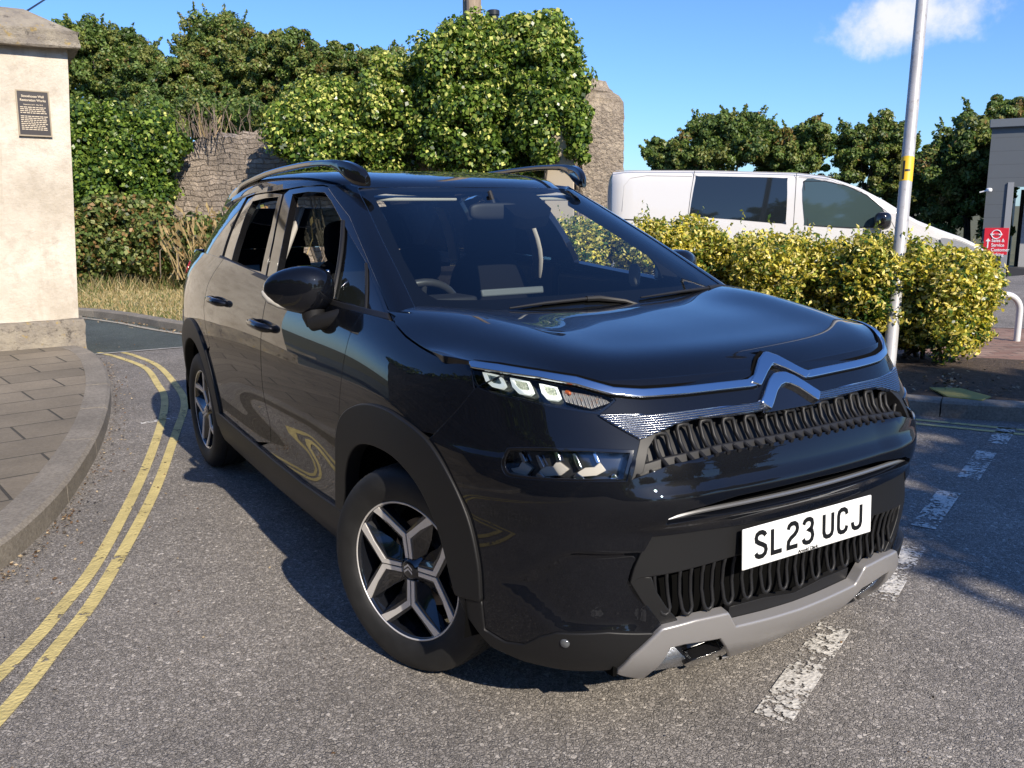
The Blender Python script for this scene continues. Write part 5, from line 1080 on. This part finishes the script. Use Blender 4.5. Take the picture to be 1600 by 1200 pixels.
mound('ivy_mass', [pb(170, 240, 17, 180, 150, 40), pb(130, 250, 17, 120, 160, 40), pb(230, 220, 17.1, 110, 90, 40), pb(185, 300, 16.8, 150, 90, 40)], 230, 230, .30, .085, IV, (3.5, 5, 2, .15), 'dense green ivy bush beside the rendered pier', 'ivy', (1.5, 4, 3.4, .5))
BR = [leafmat('bramble leaf', (.10, .145, .035)), leafmat('pale bramble leaf', (.24, .26, .08)), leafmat('brown bramble leaf', (.30, .18, .07)), leafmat('dark bramble leaf', (.045, .065, .022))]
mound('bramble_bush', [pb(190, 370, 15.8, 170, 110, 45), pb(255, 385, 15.6, 130, 90, 40), pb(150, 385, 15.7, 90, 100, 40)], 150, 140, .3, .085, BR, (4, 3.2, 1.6, 1), 'tangled bramble bush with browning leaves on the grass verge below the ivy', 'bush', jit=.9)
mound('bramble_bush', [pb(320, 390, 15.3, 80, 90, 35), pb(400, 380, 15.2, 120, 100, 35)], 80, 120, .28, .08, BR, (3, 2.2, 2.2, 2), 'sparse brown bramble at the foot of the ruined wall beside the dry grass', 'bush', jit=.9)
# dry grass and twigs in front of the wall
STRAW = [leafmat('straw', (.42, .31, .15), .3, .7, .2), leafmat('grey twig', (.17, .13, .10), .3, .8, 0)]
def strands(name, pts, n, h, spread, mi_w, label, cat, w=.012, group=None):
    base = pts[0]; t_ = empty(name, tuple(base), label=label, cat=cat, group=group); V = []; M = []
    for k in range(n):
        b = np.array(pts[k % len(pts)])+np.array([rnd.gauss(0, spread), rnd.gauss(0, spread*.6), 0]); hh = h*rnd.uniform(.45, 1.1); lean = np.array([rnd.gauss(0, .28), rnd.gauss(0, .2), 1]); lean /= np.linalg.norm(lean); side_ = rt*w*rnd.uniform(.5, 1.2)
        bend = np.array([rnd.gauss(0, .2), rnd.gauss(0, .15), -.1])*hh; p0 = b; p1 = b+lean*hh*.55; p2 = b+lean*hh+bend; m = pick(1, mi_w)[0]
        for a, c, w0, w1 in ((p0, p1, 1, .8), (p1, p2, .8, .25)): V += [a-side_*w0, a+side_*w0, c+side_*w1, c-side_*w1]; M.append(m)
        if m == 0:
            for j in range(3): c = p2-bend*.1*j-lean*.05*j; V += [c-side_*2.2, c+side_*.3-lean*.05, c+side_*2.2+lean*.03, c+lean*.07]; M.append(m)
    V = np.array(V)-np.array(base); o = mesh_np('stalks', V, np.arange(len(V), dtype=np.int32).reshape(-1, 4), STRAW, t_, mi=M); a_ = o.data.attributes.new('leaf', 'FLOAT', 'FACE'); a_.data.foreach_set('value', nr.uniform(0, 1, len(M)).astype(np.float32)); return t_
G3 = lambda u, v, d, z=.3: np.array([*at(u, v, d)[:2], z])
strands('dry_grass', [G3(330, 420, 15.0), G3(365, 420, 15), G3(345, 420, 15.3), G3(300, 420, 15.2)], 200, 1.0, .28, (5, 1), 'tall straw coloured dry grass between the bramble and the black car', 'dry grass', .011)
strands('dry_grass', [G3(400, 400, 16.5), G3(360, 400, 16.6), G3(310, 390, 16.7)], 90, 1.3, .5, (1.5, 3), 'grey brown dead stalks standing against the ruined stone wall', 'dry grass', .010)
strands('bare_twigs', [W3 for W3 in (np.array(at(310, 215, 17.6)), np.array(at(350, 210, 17.6)), np.array(at(330, 215, 17.6)))], 60, .7, .3, (.3, 4), 'bare grey twigs sprouting from the top of the ruined wall', 'twigs', .010)
# ---- variegated hedge
H = [leafmat('green hedge leaf', (.055, .115, .022), rough=.3), leafmat('dark hedge leaf', (.022, .055, .012), rough=.3), leafmat('golden hedge leaf', (.66, .55, .08), rough=.4), leafmat('pale gold hedge leaf', (.78, .66, .22), rough=.4), leafmat('lime hedge leaf', (.30, .33, .055), rough=.35)]
def shrub(c, r, n_cl, label, yl, sd_=.5):
    c = np.array(c, float)+np.array([.82, .57, 0])*.30; t_ = empty('hedge_shrub', gz(c, .1), label=label, cat='shrub', group='golden variegated shrubs of the hedge'); b0 = np.array(gz(c, .1))
    d = unit(nr.normal(size=(n_cl*2, 3))); d = d[d[:, 2] > -.75][:n_cl]; d = np.sign(d)*np.abs(d)**.75; Cs = c+d*np.array(r)*nr.uniform(.62, 1.0, (len(d), 1)); k = len(Cs); tp = np.clip(.86+.22*(Cs[:, 2]-c[2])/r[2], .62, 1.1); Cs[:, :2] = c[:2]+(Cs[:, :2]-c[:2])*tp[:, None]
    P, N, idx = clump_pts(Cs, nr.uniform(.06, .14, k), 80, .35, .7)
    gold = nr.random(k) < yl*np.clip(.55+.9*(Cs[:, 2]-c[2])/r[2]*.5+.35, .1, 1.25); mi = np.where(gold[idx], pick(len(P), (.9, .35, 2.6, 1.9, 1.9)), pick(len(P), (4, 2.4, .5, .25, 1.2)))
    # upright shoots
    S = []; SN = []; SM = []
    for q in range(int(n_cl*.16)):
        b = Cs[rnd.randrange(k)]
        if b[2] < c[2]+.1*r[2]: continue
        dv = unit(np.array([rnd.gauss(0, .25), rnd.gauss(0, .25), 1])); L_ = rnd.uniform(.10, .24); g_ = rnd.random() < .55*yl+.2
        for j in range(11):
            a = rnd.uniform(0, 6.28); o_ = np.array([math.cos(a), math.sin(a), .5]); S.append(b+np.array([0, 0, .04])+dv*L_*j/10+o_*.016); SN.append(unit(o_*[1, 1, -.6]+[0, 0, .9])); SM.append(rnd.choice((3, 4, 4, 2)) if g_ else rnd.choice((0, 4, 4, 0)))
    if S: P = np.concatenate([P, S]); N = np.concatenate([N, SN]); mi = np.concatenate([mi, SM])
    leaves('foliage', P-b0, N, nr.uniform(.55, 1.35, len(P))*.044, H, mi, t_, asp=.5, fold=.35)
    mb = MB()
    for q in range(9):
        e = Cs[rnd.randrange(k)]-b0; f = np.array([rnd.gauss(0, .10), rnd.gauss(0, .10), 0]); mb.tube([tuple(f), tuple(f*1.6+e*[.25, .25, .35]), tuple(e*[.8, .8, .85])], [.022, .016, .006], 6)
    mb.build('stems', BARK, t_, smooth=True); return t_
shrub((4.82, 1.82, .58), (.44, .42, .47), 470, 'rounded golden shrub at the right hand end of the hedge, by the white hoop', 1.0)
shrub((4.52, 2.32, .63), (.52, .50, .53), 470, 'green and gold shrub directly behind the foot of the lamp post', .62)
shrub((4.06, 3.02, .64), (.52, .52, .53), 470, 'golden shrub just left of the lamp post', .85)
shrub((3.60, 3.78, .72), (.54, .54, .58), 470, 'golden shrub in the hedge in front of the van side window', .85)
shrub((3.14, 4.56, .72), (.54, .54, .58), 470, 'shrub of the hedge seen just past the windscreen edge of the black car', .7)
shrub((2.70, 5.34, .72), (.54, .54, .60), 300, 'shrub at the left end of the hedge, seen only through the windows of the car', .7)
# ---- grass and litter
def ground_blades(name, poly, z, n, h, mats, w_, label_=None):
    poly = np.array(poly); lo = poly.min(0); hi = poly.max(0); P = nr.uniform(lo, hi, (n*3, 2)); P = P[inside(P, poly)][:n]; k = len(P); P = np.c_[P, np.full(k, z)]
    d = nr.normal(size=(k, 3))*[.5, .5, 0]+[0, 0, 1]; d = unit(d)*(h*nr.uniform(.4, 1.2, (k, 1))); s_ = unit(np.cross(d, nr.normal(size=(k, 3))))*.007
    V = np.stack([P-s_, P+s_, P+d+s_*.2, P+d-s_*.2], 1).reshape(-1, 3); o = mesh_np(name, V, np.arange(4*k, dtype=np.int32).reshape(k, 4), mats, mi=pick(k, w_)); a_ = o.data.attributes.new('leaf', 'FLOAT', 'FACE'); a_.data.foreach_set('value', nr.uniform(0, 1, k).astype(np.float32)); return tag(o, kind='stuff')
GB = [leafmat('dry blade', (.40, .30, .14), .3, .7, .25), leafmat('green blade', (.10, .14, .035), .3, .6, .3), leafmat('pale blade', (.50, .42, .24), .3, .7, .25)]
vp = [p for p in vi if p[0] > -1.6]+[(3.2, 16.5), (-1.2, 17)]
ground_blades('verge_grass', vp, .085, 34000, .06, GB, (4, 2, 2)); ground_blades('verge_grass', [(-.2, 13.6), (3.4, 13), (3.4, 16.6), (-.4, 17)], .085, 5000, .30, GB, (3, 3, 2))
def litter(name, path, off_, n, spread, size, mats, w_, z=.008):
    P0 = np.asarray(path); k = nr.integers(0, len(P0)-1, n); t_ = nr.random(n)[:, None]; P = P0[k]*(1-t_)+P0[k+1]*t_; tt = unit(P0[k+1]-P0[k]); nn = np.stack([-tt[:, 1], tt[:, 0]], 1); P = P+nn*(off_+np.abs(nr.normal(size=(n, 1)))*spread); P = np.c_[P, np.full(n, z)]
    N = unit(nr.normal(size=(n, 3))*.35+[0, 0, 1]); o = leaves(name, P, N, nr.uniform(.4, 1.4, n)*size, mats, pick(n, w_), asp=.7); return tag(o, kind='stuff')
LT = [leafmat('brown litter', (.17, .10, .05), .4, .8, .1), leafmat('pale litter', (.36, .28, .18), .4, .8, .1), leafmat('dark litter', (.05, .04, .03), .4, .8, 0)]
kr = ko[20:95]; litter('leaf_litter', kr, -.012, 800, -.06, .015, LT, (4, 3, 2)); litter('leaf_litter', kr, -.02, 260, -.30, .016, LT, (3, 4, 1)); litter('leaf_litter', bk_[10:], -.3, 900, -.5, .03, LT, (3, 3, 3), .115); litter('leaf_litter', vk, -.02, 500, -.1, .03, LT, (4, 3, 1))
P = np.c_[nr.uniform(-2.2, 5, 700), nr.uniform(-1.6, 7, 700), np.full(700, .006)]; tag(leaves('road_debris', P, unit(nr.normal(size=(700, 3))*.3+[0, 0, 1]), nr.uniform(.3, 1.2, 700)*.014, LT, pick(700, (2, 5, 1)), asp=.6), kind='stuff')
# ---- out of frame, seen in the paintwork or casting the shade at the right
g4 = 'trees around the road behind the viewpoint'
def offtree(x, y, h, r, label, n=120): 
    cr = [((x+rnd.uniform(-.4, .4)*r, y+rnd.uniform(-.4, .4)*r, h-r*rnd.uniform(.8, 1.3)), np.array([r*.7, r*.7, r*.75])) for _ in range(4)]+[((x, y, h-r*1.1), np.array([r, r, r])), ((x+r*.3, y+.2*r, h*.33), np.array([r*1.2, r*1.2, h*.3]))]
    return tree((x, y, 0), h, cr, n, 130, r*.24, .3, TM, (3, 4, 2, .4, .2), label, g4)
for i, (x, y, h, r_) in enumerate(((-10, 3, 7, 2.6), (-11, -3, 7.5, 2.8), (-12, -9, 8, 3), (-13, -15, 7.5, 3), (-9, -22, 8, 3.2), (-3, -30, 7, 3), (5, -33, 7.5, 3.2), (13, -30, 7, 3))):
    offtree(x, y, h, r_, 'broad green tree standing behind the boundary wall or across the road behind the viewpoint')
cr = [((3.4+ox, -9+oy, 4.15+oz), np.array([1.4, 1.3, 1.4])) for ox, oy, oz in ((0, 0, 0), (-1.2, .5, -.3), (-1.2, -.3, .45), (1.3, -.6, .2), (1.8, .6, -.6), (-.4, -.5, .9), (.7, .7, 1.0), (-1.0, 0, -1.5), (.9, .3, -1.5), (2.6, 0, .5))]
tree((3.6, -9.2, 0), 7, cr, 330, 170, .48, .17, TM, (3, 4, 2, .4, .2), 'leafy street tree behind the viewpoint that shades the right of the road')
mound('ivy_mass', [((-5.5-.06*k, 6.5-3*k, 2.75), np.array([.45, 1.7, .38])) for k in range(9)], 170, 60, .32, .17, IV, (3, 4, 2, .5), 'ivy growing along the top of the long boundary wall on the left', 'ivy', base=(-5.6, 0, 0), stems=False)
# ================================================================= VAN
VW = mat('white van paint', (.62, .61, .595), .28, 0, .7, coat_rough=.05); VG = mat('dark van glass', (.012, .016, .02), .03, 0, .5); VB = mat('black van plastic', (.015, .015, .016), .4)
VGC = glass_mat('clear van glass', (.55, .66, .64), 1, 1.6)
vT = np.array([*at(948, 265, 12.5)[:2], 0]); vN = np.array([*at(1558, 400, 11.95)[:2], 0]); vd = unit(vN-vT); vn = np.array([vd[1], -vd[0], 0]); vL = np.linalg.norm((vN-vT)[:2])
if vn @ (CAM-vT) < 0: vn = -vn
van = empty('parked_van', tuple(vT-vn*.95), label='white panel van parked beyond the hedge with dark side window and black door mirror', cat='van')
def vpx(u, v):
    """photo ray on the van's side plane -> (s, z)"""
    r = fw+rt*(u-800)/FOC-up*(v-600)/FOC; k = ((vT-CAM) @ vn)/(r @ vn); p = CAM+r*k; return ((p-vT) @ vd, p[2])
top = [vpx(*q) for q in ((946, 300), (950, 275), (957, 265), (1000, 262), (1120, 263), (1250, 267), (1300, 273), (1345, 288), (1385, 309), (1430, 338), (1480, 358), (1520, 371), (1546, 386), (1560, 410), (1566, 450))]
ts = np.array([q[0] for q in top]); tz2 = np.array([q[1] for q in top])
def lat(z, s): return .95-.0-.09*max(0, (z-1.0))**1.4-.03*max(0, .55-z)-.0
S_ = np.concatenate([np.linspace(ts[0], ts[2], 5), np.linspace(ts[2], ts[-3], 34)[1:], np.linspace(ts[-3], ts[-1], 8)[1:]]); V = []; F = []; nq = 25
for s_ in S_:
    zt_ = np.interp(s_, ts, tz2); e = min(1, .55+.45*min((s_-ts[0])/.12, 1)**.5) if s_ < ts[0]+.12 else 1; nose = max(0, (s_-(ts[-1]-1.1))/1.1); e *= 1-.30*nose**2.2
    prof = [(1, .28), (1, .5), (1, .8), (1, 1.0), (1, 1.15), (1, 1.3), (1, zt_-.30), (1, zt_-.18), (.995, zt_-.10), (.95, zt_-.04), (.8, zt_-.008), (.45, zt_+.005), (0, zt_+.01)]
    prof = [(a, min(z, zt_-.012*(12-i))) for i, (a, z) in enumerate(prof)]
    row = [(a*lat(z, s_)*e, z) for a, z in prof]; row = row+[(-a, z) for a, z in row[:-1][::-1]]
    V += [tuple(vd*s_+vn*a+np.array([0, 0, z])) for a, z in row]
for i in range(len(S_)-1): F += [(i*nq+j, i*nq+j+1, (i+1)*nq+j+1, (i+1)*nq+j) for j in range(nq-1)]
F += [tuple(range(nq)), tuple((len(S_)-1)*nq+j for j in range(nq))]
off_ = vT-np.array(van.location); mb = MB(); mb.add(np.array(V)+vn*-.95, F); o = mb.build('body', VW, van, smooth=True, angle=50); o.location = tuple(off_)
def vpanel(name, P, m, out=.006, th=.02, parent=van, n=5, corners=()):
    q = smooth_loop([vpx(*p) for p in P], corners, n); lo = q.min(0); hi = q.max(0); ga, gb_ = np.meshgrid(np.arange(lo[0], hi[0], .08), np.arange(lo[1], hi[1], .06)); G = np.stack([ga.ravel(), gb_.ravel()], 1); G = G[inside(G, q)]; G = G[sdist(G, q) > .025]
    A = np.concatenate([q, G]); k = len(q); vo, _, fo, ov, _, _ = delaunay_2d_cdt([Vector((float(a), float(b))) for a, b in A], [(i, (i+1) % k) for i in range(k)], [], 0, 1e-7); W2 = np.array([(v.x, v.y) for v in vo]); T = [t for t in fo if inside(W2[list(t)].mean(0)[None], q)[0]]
    V = [tuple(vd*s_+vn*(lat(z, s_)+out-.95)+np.array([0, 0, z])+off_) for s_, z in W2]; return MB().add(V, T).build(name, m, parent, smooth=True)
o = vpanel('side_window', [(1088, 277), (1092, 275), (1160, 276), (1225, 278), (1231, 284), (1228, 345), (1222, 349), (1150, 343), (1082, 338), (1078, 334)], VG, n=3)
o = vpanel('door_window', [(1257, 283), (1290, 283), (1325, 291), (1355, 305), (1378, 325), (1390, 352), (1330, 356), (1262, 352), (1257, 346)], mat('greenish van glass', (.045, .07, .07), .04, 0, .5), n=4)
def vline(name, P, w=.004, m=VB):
    q = [vpx(*p) for p in P]; mb = MB(); mb.tube([tuple(vd*s_+vn*(lat(z, s_)-.95+.001)+np.array([0, 0, z])+off_) for s_, z in q], w, 5); return mb.build(name, m, van)
vline('panel_gap', [(1086, 266), (1080, 300), (1074, 345), (1070, 420)]); vline('panel_gap', [(1246, 270), (1243, 310), (1240, 350), (1240, 430)]); vline('panel_gap', [(1250, 276), (1300, 281), (1345, 298), (1385, 330), (1400, 360), (1405, 420)], .003)
vline('body_crease', [(972, 330), (975, 290), (985, 278), (1010, 274), (1082, 275)], .003, mat('grey shade gap', (.4, .4, .39), .5))
q = vpx(1376, 345); mb = MB(); p = vd*q[0]+vn*(lat(q[1], 0)-.95+.12)+np.array([0, 0, q[1]])+off_; superq(mb, p, (.10, .10, .12), .7, .7); mb.tube([tuple(p), tuple(p-vn*.14+np.array([0, 0, -.06]))], .03, 8); mb.build('door_mirror', mat('gloss black mirror', (.01, .01, .011), .12, 0, .5), van, smooth=True)
for s_ in (.95, 4.2):
    c = vd*s_-vn*.12+np.array([0, 0, .33])+off_; w_ = empty('wheel'); w_.parent = van; w_.location = tuple(c); Mv = frame_mat((0, 0, 0), vd, (0, 0, 1)); Mv = Mv if (Mv.to_3x3() @ Vector((0, 0, 1))).dot(Vector(vn)) > 0 else Mv @ Matrix.Rotation(math.pi, 4, 'Y')
    MB().lathe([(.21, .10), (.26, .115), (.31, .10), (.33, .07), (.33, -.08), (.2, -.1)], 40, Mv).build('tyre', RUBBER, w_, smooth=True); MB().lathe([(0, .09), (.06, .1), (.1, .085), (.20, .10), (.215, .1), (.21, .0)], 32, Mv).build('rim', mat('grey wheel trim', (.4, .4, .4), .35, .6), w_, smooth=True)
q = vpx(1262, 384); mb = MB(); mb.tube([tuple(vd*(q[0]+k)+vn*(lat(q[1], 0)-.95+o_)+np.array([0, 0, q[1]])+off_) for k, o_ in ((0, 0), (.02, .03), (.16, .03), (.18, 0))], .016, 8); mb.build('door_handle', VW, van, smooth=True)
vline('slide_rail', [(958, 342), (1020, 345), (1072, 349)], .009); vline('window_seal', [(1257, 283), (1290, 283), (1325, 291), (1355, 305), (1378, 325), (1390, 352), (1330, 356), (1262, 352), (1257, 283)], .009)
vline('roof_gutter', [(962, 266), (1100, 266.5), (1245, 270), (1300, 276)], .005, mat('grey gutter', (.4, .4, .4), .5))
# front lamp and windscreen strip
vpanel('headlamp', [(1470, 372), (1500, 378), (1530, 392), (1538, 404), (1500, 398), (1478, 388)], mat('van lamp', (.35, .36, .38), .1, .3), .012)
# ================================================================= LAMP POST
GALV = mat('galvanised painted steel', rough=.5, metal=.15); t = NT(GALV); t.base(t.mix(t.ramp(t.noise(14, 6, .7), [(.55, 0), (.7, .8)]), t.ramp(t.noise(3, 4, .6, t.co(scale=(4, 4, .5))), [(.3, (.36, .36, .37)), (.7, (.50, .50, .51))]), (.24, .21, .19)))
pbz = np.array([4.50, 2.06, .09]); ptop = at(1441, 0, 7.50); pdir = (ptop-pbz)/(ptop[2]-pbz[2])
lp = empty('lamp_post', tuple(pbz), label='grey steel lamp post with a yellow number band standing in front of the hedge', cat='lamp post')
mb = MB(); mb.tube([tuple(pdir*z) for z in (0, 1.0, 1.05, 2, 3.5, 5.5)], [.052, .052, .051, .05, .048, .045], 24); mb.build('column', GALV, lp, smooth=True)
mb = MB(); e_ = pdir*5.5; mb.tube([tuple(e_), tuple(e_+[.0, -.1, .25]), tuple(e_+[-.2, -.5, .4]), tuple(e_+[-.4, -.9, .42])], .03, 12); mb.build('arm', GALV, lp, smooth=True)
mb = MB(); superq(mb, tuple(e_+[-.5, -1.15, .42]), (.14, .3, .06), .6, .6); mb.build('lantern', mat('grey lantern', (.3, .3, .31), .4), lp, smooth=True)
YB = mat('yellow band', (.80, .50, .02), .5); z0 = at(1415, 285, 7.45)[2]-pbz[2]; z1 = at(1417, 247, 7.45)[2]-pbz[2]
mb = MB(); mb.tube([tuple(pdir*z0), tuple(pdir*z1)], [.0515, .0515], 28, cap=False); yb_ = mb.build('number_band', YB, lp, smooth=True)
cdv = unit(np.array([CAM[0]-pbz[0], CAM[1]-pbz[1], 0])); sdv = np.cross([0, 0, 1], cdv)
def curved(name, a0, a1, za, zb, m, par):
    A = np.linspace(a0, a1, 6); V = [tuple(pdir*z+(cdv*math.cos(a)+sdv*math.sin(a))*.0545) for z in (za, zb) for a in A]; MB().add(V, [(i, i+1, 7+i, 6+i) for i in range(5)]).build(name, m, par)
KB = mat('black figures', (.02, .018, .015), .5); dz_ = z1-z0
curved('band_figure', -.62, -.30, z0+dz_*.12, z0+dz_*.88, KB, yb_); curved('band_figure', -.25, .55, z0+dz_*.44, z0+dz_*.53, KB, yb_)
# ================================================================= HOOP, POLE, FLUE, CABLE
hb0 = gnd(1587, 548); mb = MB(); hd = unit(np.array([-.80, .45, 0])); A = np.linspace(0, math.pi/2, 9)
P = [np.array([0, 0, 0]), np.array([0, 0, .40])]+[hd*(.16-.16*math.cos(a))+np.array([0, 0, .40+.16*math.sin(a)]) for a in A[1:]]; P += [hd*.75+np.array([0, 0, .56])]+[hd*(.75+.16*math.sin(a))+np.array([0, 0, .40+.16*math.cos(a)]) for a in A[1:]]+[hd*.91]
o = mb.tube([tuple(p) for p in P], .03, 14).build('hoop_barrier', mat('white painted tube', (.62, .62, .62), .4), smooth=True); o.location = (hb0[0], hb0[1], -.01); tag(o, 'white tubular steel hoop barrier at the right hand end of the hedge', 'barrier')
WOOD = mat('weathered pole wood', rough=.85); t = NT(WOOD); t.base(t.ramp(t.noise(5, 6, .65, t.co(scale=(6, 6, .4))), [(.3, (.20, .14, .095)), (.7, (.42, .33, .24))])).bump(t.noise(9, 5, .6, t.co(scale=(6, 6, .3))), .02, .6)
tp = np.array([*at(738, 40, 17.4)[:2], 0]); mb = MB(); mb.tube([(0, 0, 0), (.0, 0, 4), (0, 0, 9.0)], [.19, .185, .17], 20); o = mb.build('telegraph_pole', WOOD, smooth=True); o.location = tuple(tp); tag(o, 'thick weathered wooden telegraph pole rising out of the ivy dome', 'telegraph pole')
mb = MB(); z_ = at(727, 18, 17.2)[2]; o = mb.box((-.17, -.12, z_), (.05, .03, .5)).build('pole_conduit', mat('dark conduit', (.06, .05, .045), .6), None); o.parent = bpy.data.objects['telegraph_pole']
fp = at(771, 30, 16.9); mb = MB(); mb.lathe([(.10, -1.2), (.10, .12), (.12, .12), (.12, .20), (.10, .21), (.0, .21)], 20); o = mb.build('flue_pipe', mat('black flue', (.02, .02, .02), .35), smooth=True, angle=30); o.location = tuple(fp-np.array([0, 0, .05])); tag(o, 'short black capped flue pipe poking out of the ivy right of the telegraph pole', 'flue')
a = at(36, 21, 11); b = at(75, -4, 13); mb = MB(); mb.tube([tuple(a+(b-a)*k) for k in (-.02, .5, 1, 3)], .012, 6); tag(mb.build('overhead_cable', mat('black cable', (.02, .02, .022), .5)), 'thin black overhead cable crossing the sky above the pier cap', 'cable')
# ================================================================= GREY BUILDING
CLAD = mat('grey sheet cladding', rough=.55); t = NT(CLAD); wv = t.n('ShaderNodeTexWave', bands_direction='Z', wave_profile='SAW'); wv.inputs['Scale'].default_value = .9; t.l(t.co(), wv.inputs[0]); t.base(t.mix(t.ramp(wv.outputs[1], [(.0, 1), (.07, 0)]), (.115, .128, .138), (.075, .082, .088))); t.bump(wv.outputs[1], .01, .4)
bd = 24.0; bl = np.array([*at(1541, 300, bd)[:2], 0]); zr = at(1541, 202, bd)[2]; zb = at(1541, 452, bd)[2]-.2; bt_ = unit(rt*[1, 1, 0]*.86-unit(fw*[1, 1, 0])*.52); bn = np.cross(bt_, [0, 0, 1]); bn = bn if bn @ (CAM-bl) > 0 else -bn
bld = empty('garage_building', (bl[0], bl[1], zb), label='flat roofed grey clad garage building at the right edge of the picture', cat='building')
def bp_(s_, z, o_=0): return tuple(bt_*s_+bn*o_+np.array([0, 0, z-zb]))
def bbox(name, s0, s1, z0, z1, o0, o1, m, par=bld, bevel=0): return MB().prism([bp_(s0, z0, o0), bp_(s1, z0, o0), bp_(s1, z1, o0), bp_(s0, z1, o0)], tuple(bn*(o1-o0))).build(name, m, par, bevel=bevel)
def bs(u, v):
    r = fw+rt*(u-800)/FOC-up*(v-600)/FOC; k = ((bl-CAM) @ bn)/(r @ bn); p = CAM+r*k; return (p-bl) @ bt_, p[2]
d0 = bs(1584, 292); d1 = bs(1640, 452); zd = d0[1]; s0 = d0[0]; s1 = s0+3.2
bbox('wall', 0, s0, zb, zr, -.25, 0, CLAD); bbox('wall', s0, s1, zd, zr-.001, -.25, -.0, CLAD); bbox('wall', s1, 14, zb, zr, -.25, 0, CLAD); bbox('side_wall', .05, .3, zb, zr-.002, -12, -.255, CLAD)
bbox('roof', -.06, 14.2, zr, zr+.22, -12, .12, mat('dark grey fascia', (.15, .165, .18), .5), bevel=.02)
bbox('door_frame', s0-.14, s0+.002, zb, zd+.12, -.2, .04, mat('pale grey frame', (.30, .31, .32), .4)); bbox('workshop_interior', s0, s1, zb, zd, -6, -5.9, mat('dim workshop wall', (.10, .095, .09), .8)); bbox('workshop_floor', s0, s1, zb-.05, zb+.19, -6, -.3, mat('workshop floor', (.12, .12, .12), .7))
bbox('door_panel', s0+.25, s0+.7, zb+.2, zd-.45, -1.2, -1.1, mat('pale door panel', (.42, .42, .42), .5))
bbox('tool_trolley', s0+.02, s0+.55, zb+.19, zb+.75, -.8, -.4, mat('dark trolley', (.05, .05, .055), .5), bevel=.02)
# red sign
SR = mat('red sign face', (.70, .025, .045), .4); SW = mat('white sign lettering', (.85, .85, .85), .5)
c1 = bs(1539, 356); c2 = bs(1573, 398); sw_ = c2[0]-c1[0]; sh = c1[1]-c2[1]; so_ = bp_((c1[0]+c2[0])/2, (c1[1]+c2[1])/2, .03)
sg_ = empty('wall_sign', tuple(np.array(so_)+np.array(bld.location)), label='red rectangular dealership direction sign with white lettering on the grey building', cat='sign')
SM_ = frame_mat((0, 0, 0), bt_, (0, 0, 1)); o = MB().box((0, 0, 0), (sw_, sh, .03)).build('board', SR, sg_, bevel=.004); o.data.transform(SM_)
mb = MB(); ring = [(.115*math.cos(a), .26*sh+.115*math.sin(a), .02) for a in np.linspace(0, 2*math.pi, 32, endpoint=False)]; mb.tube(ring, .012, 6, closed=True); mb.box((0, .26*sh, .022), (.29, .035, .012)); o = mb.build('round_emblem', SW, sg_, smooth=True); o.data.transform(SM_)
text_mesh('emblem_name', 'NISSAN', .034, SR, sg_, SM_ @ Matrix.Translation((0, .26*sh, .029)), .001, bold=.0015)
for i, s_ in enumerate(('Sales &', 'Service', 'Customer', 'Parking')): text_mesh('lettering', s_, .125, SW, sg_, SM_ @ Matrix.Translation((-.10, .02-.125*i, .018)), .003, 'LEFT', bold=.002, sx=.86)
mb = MB(); mb.prism([(-.20, -.18, .017), (-.17, -.18, .017), (-.17, .0, .017), (-.125, .0, .017), (-.185, .08, .017), (-.245, .0, .017), (-.20, .0, .017)], (0, 0, .004)); o = mb.build('arrow', SW, sg_); o.data.transform(SM_)
q = bs(1546, 297); p = np.array(bp_(q[0], q[1], .0))+np.array(bld.location); mb = MB(); superq(mb, (0, 0, 0), (.07, .07, .055), .7, .7); mb.tube([tuple(bn*.0), tuple(-bn*.0+np.array([-.0, 0, -.0])-bt_*.22+np.array([0, 0, -.06]))], .02, 8); o = mb.build('security_light', mat('white light housing', (.8, .8, .8), .4), smooth=True); o.location = tuple(p+bn*.15); tag(o, 'small white security light on the left corner of the grey building', 'security light')  # small white security light on a bracket, unlit
# ================================================================= CLOUD in the sky
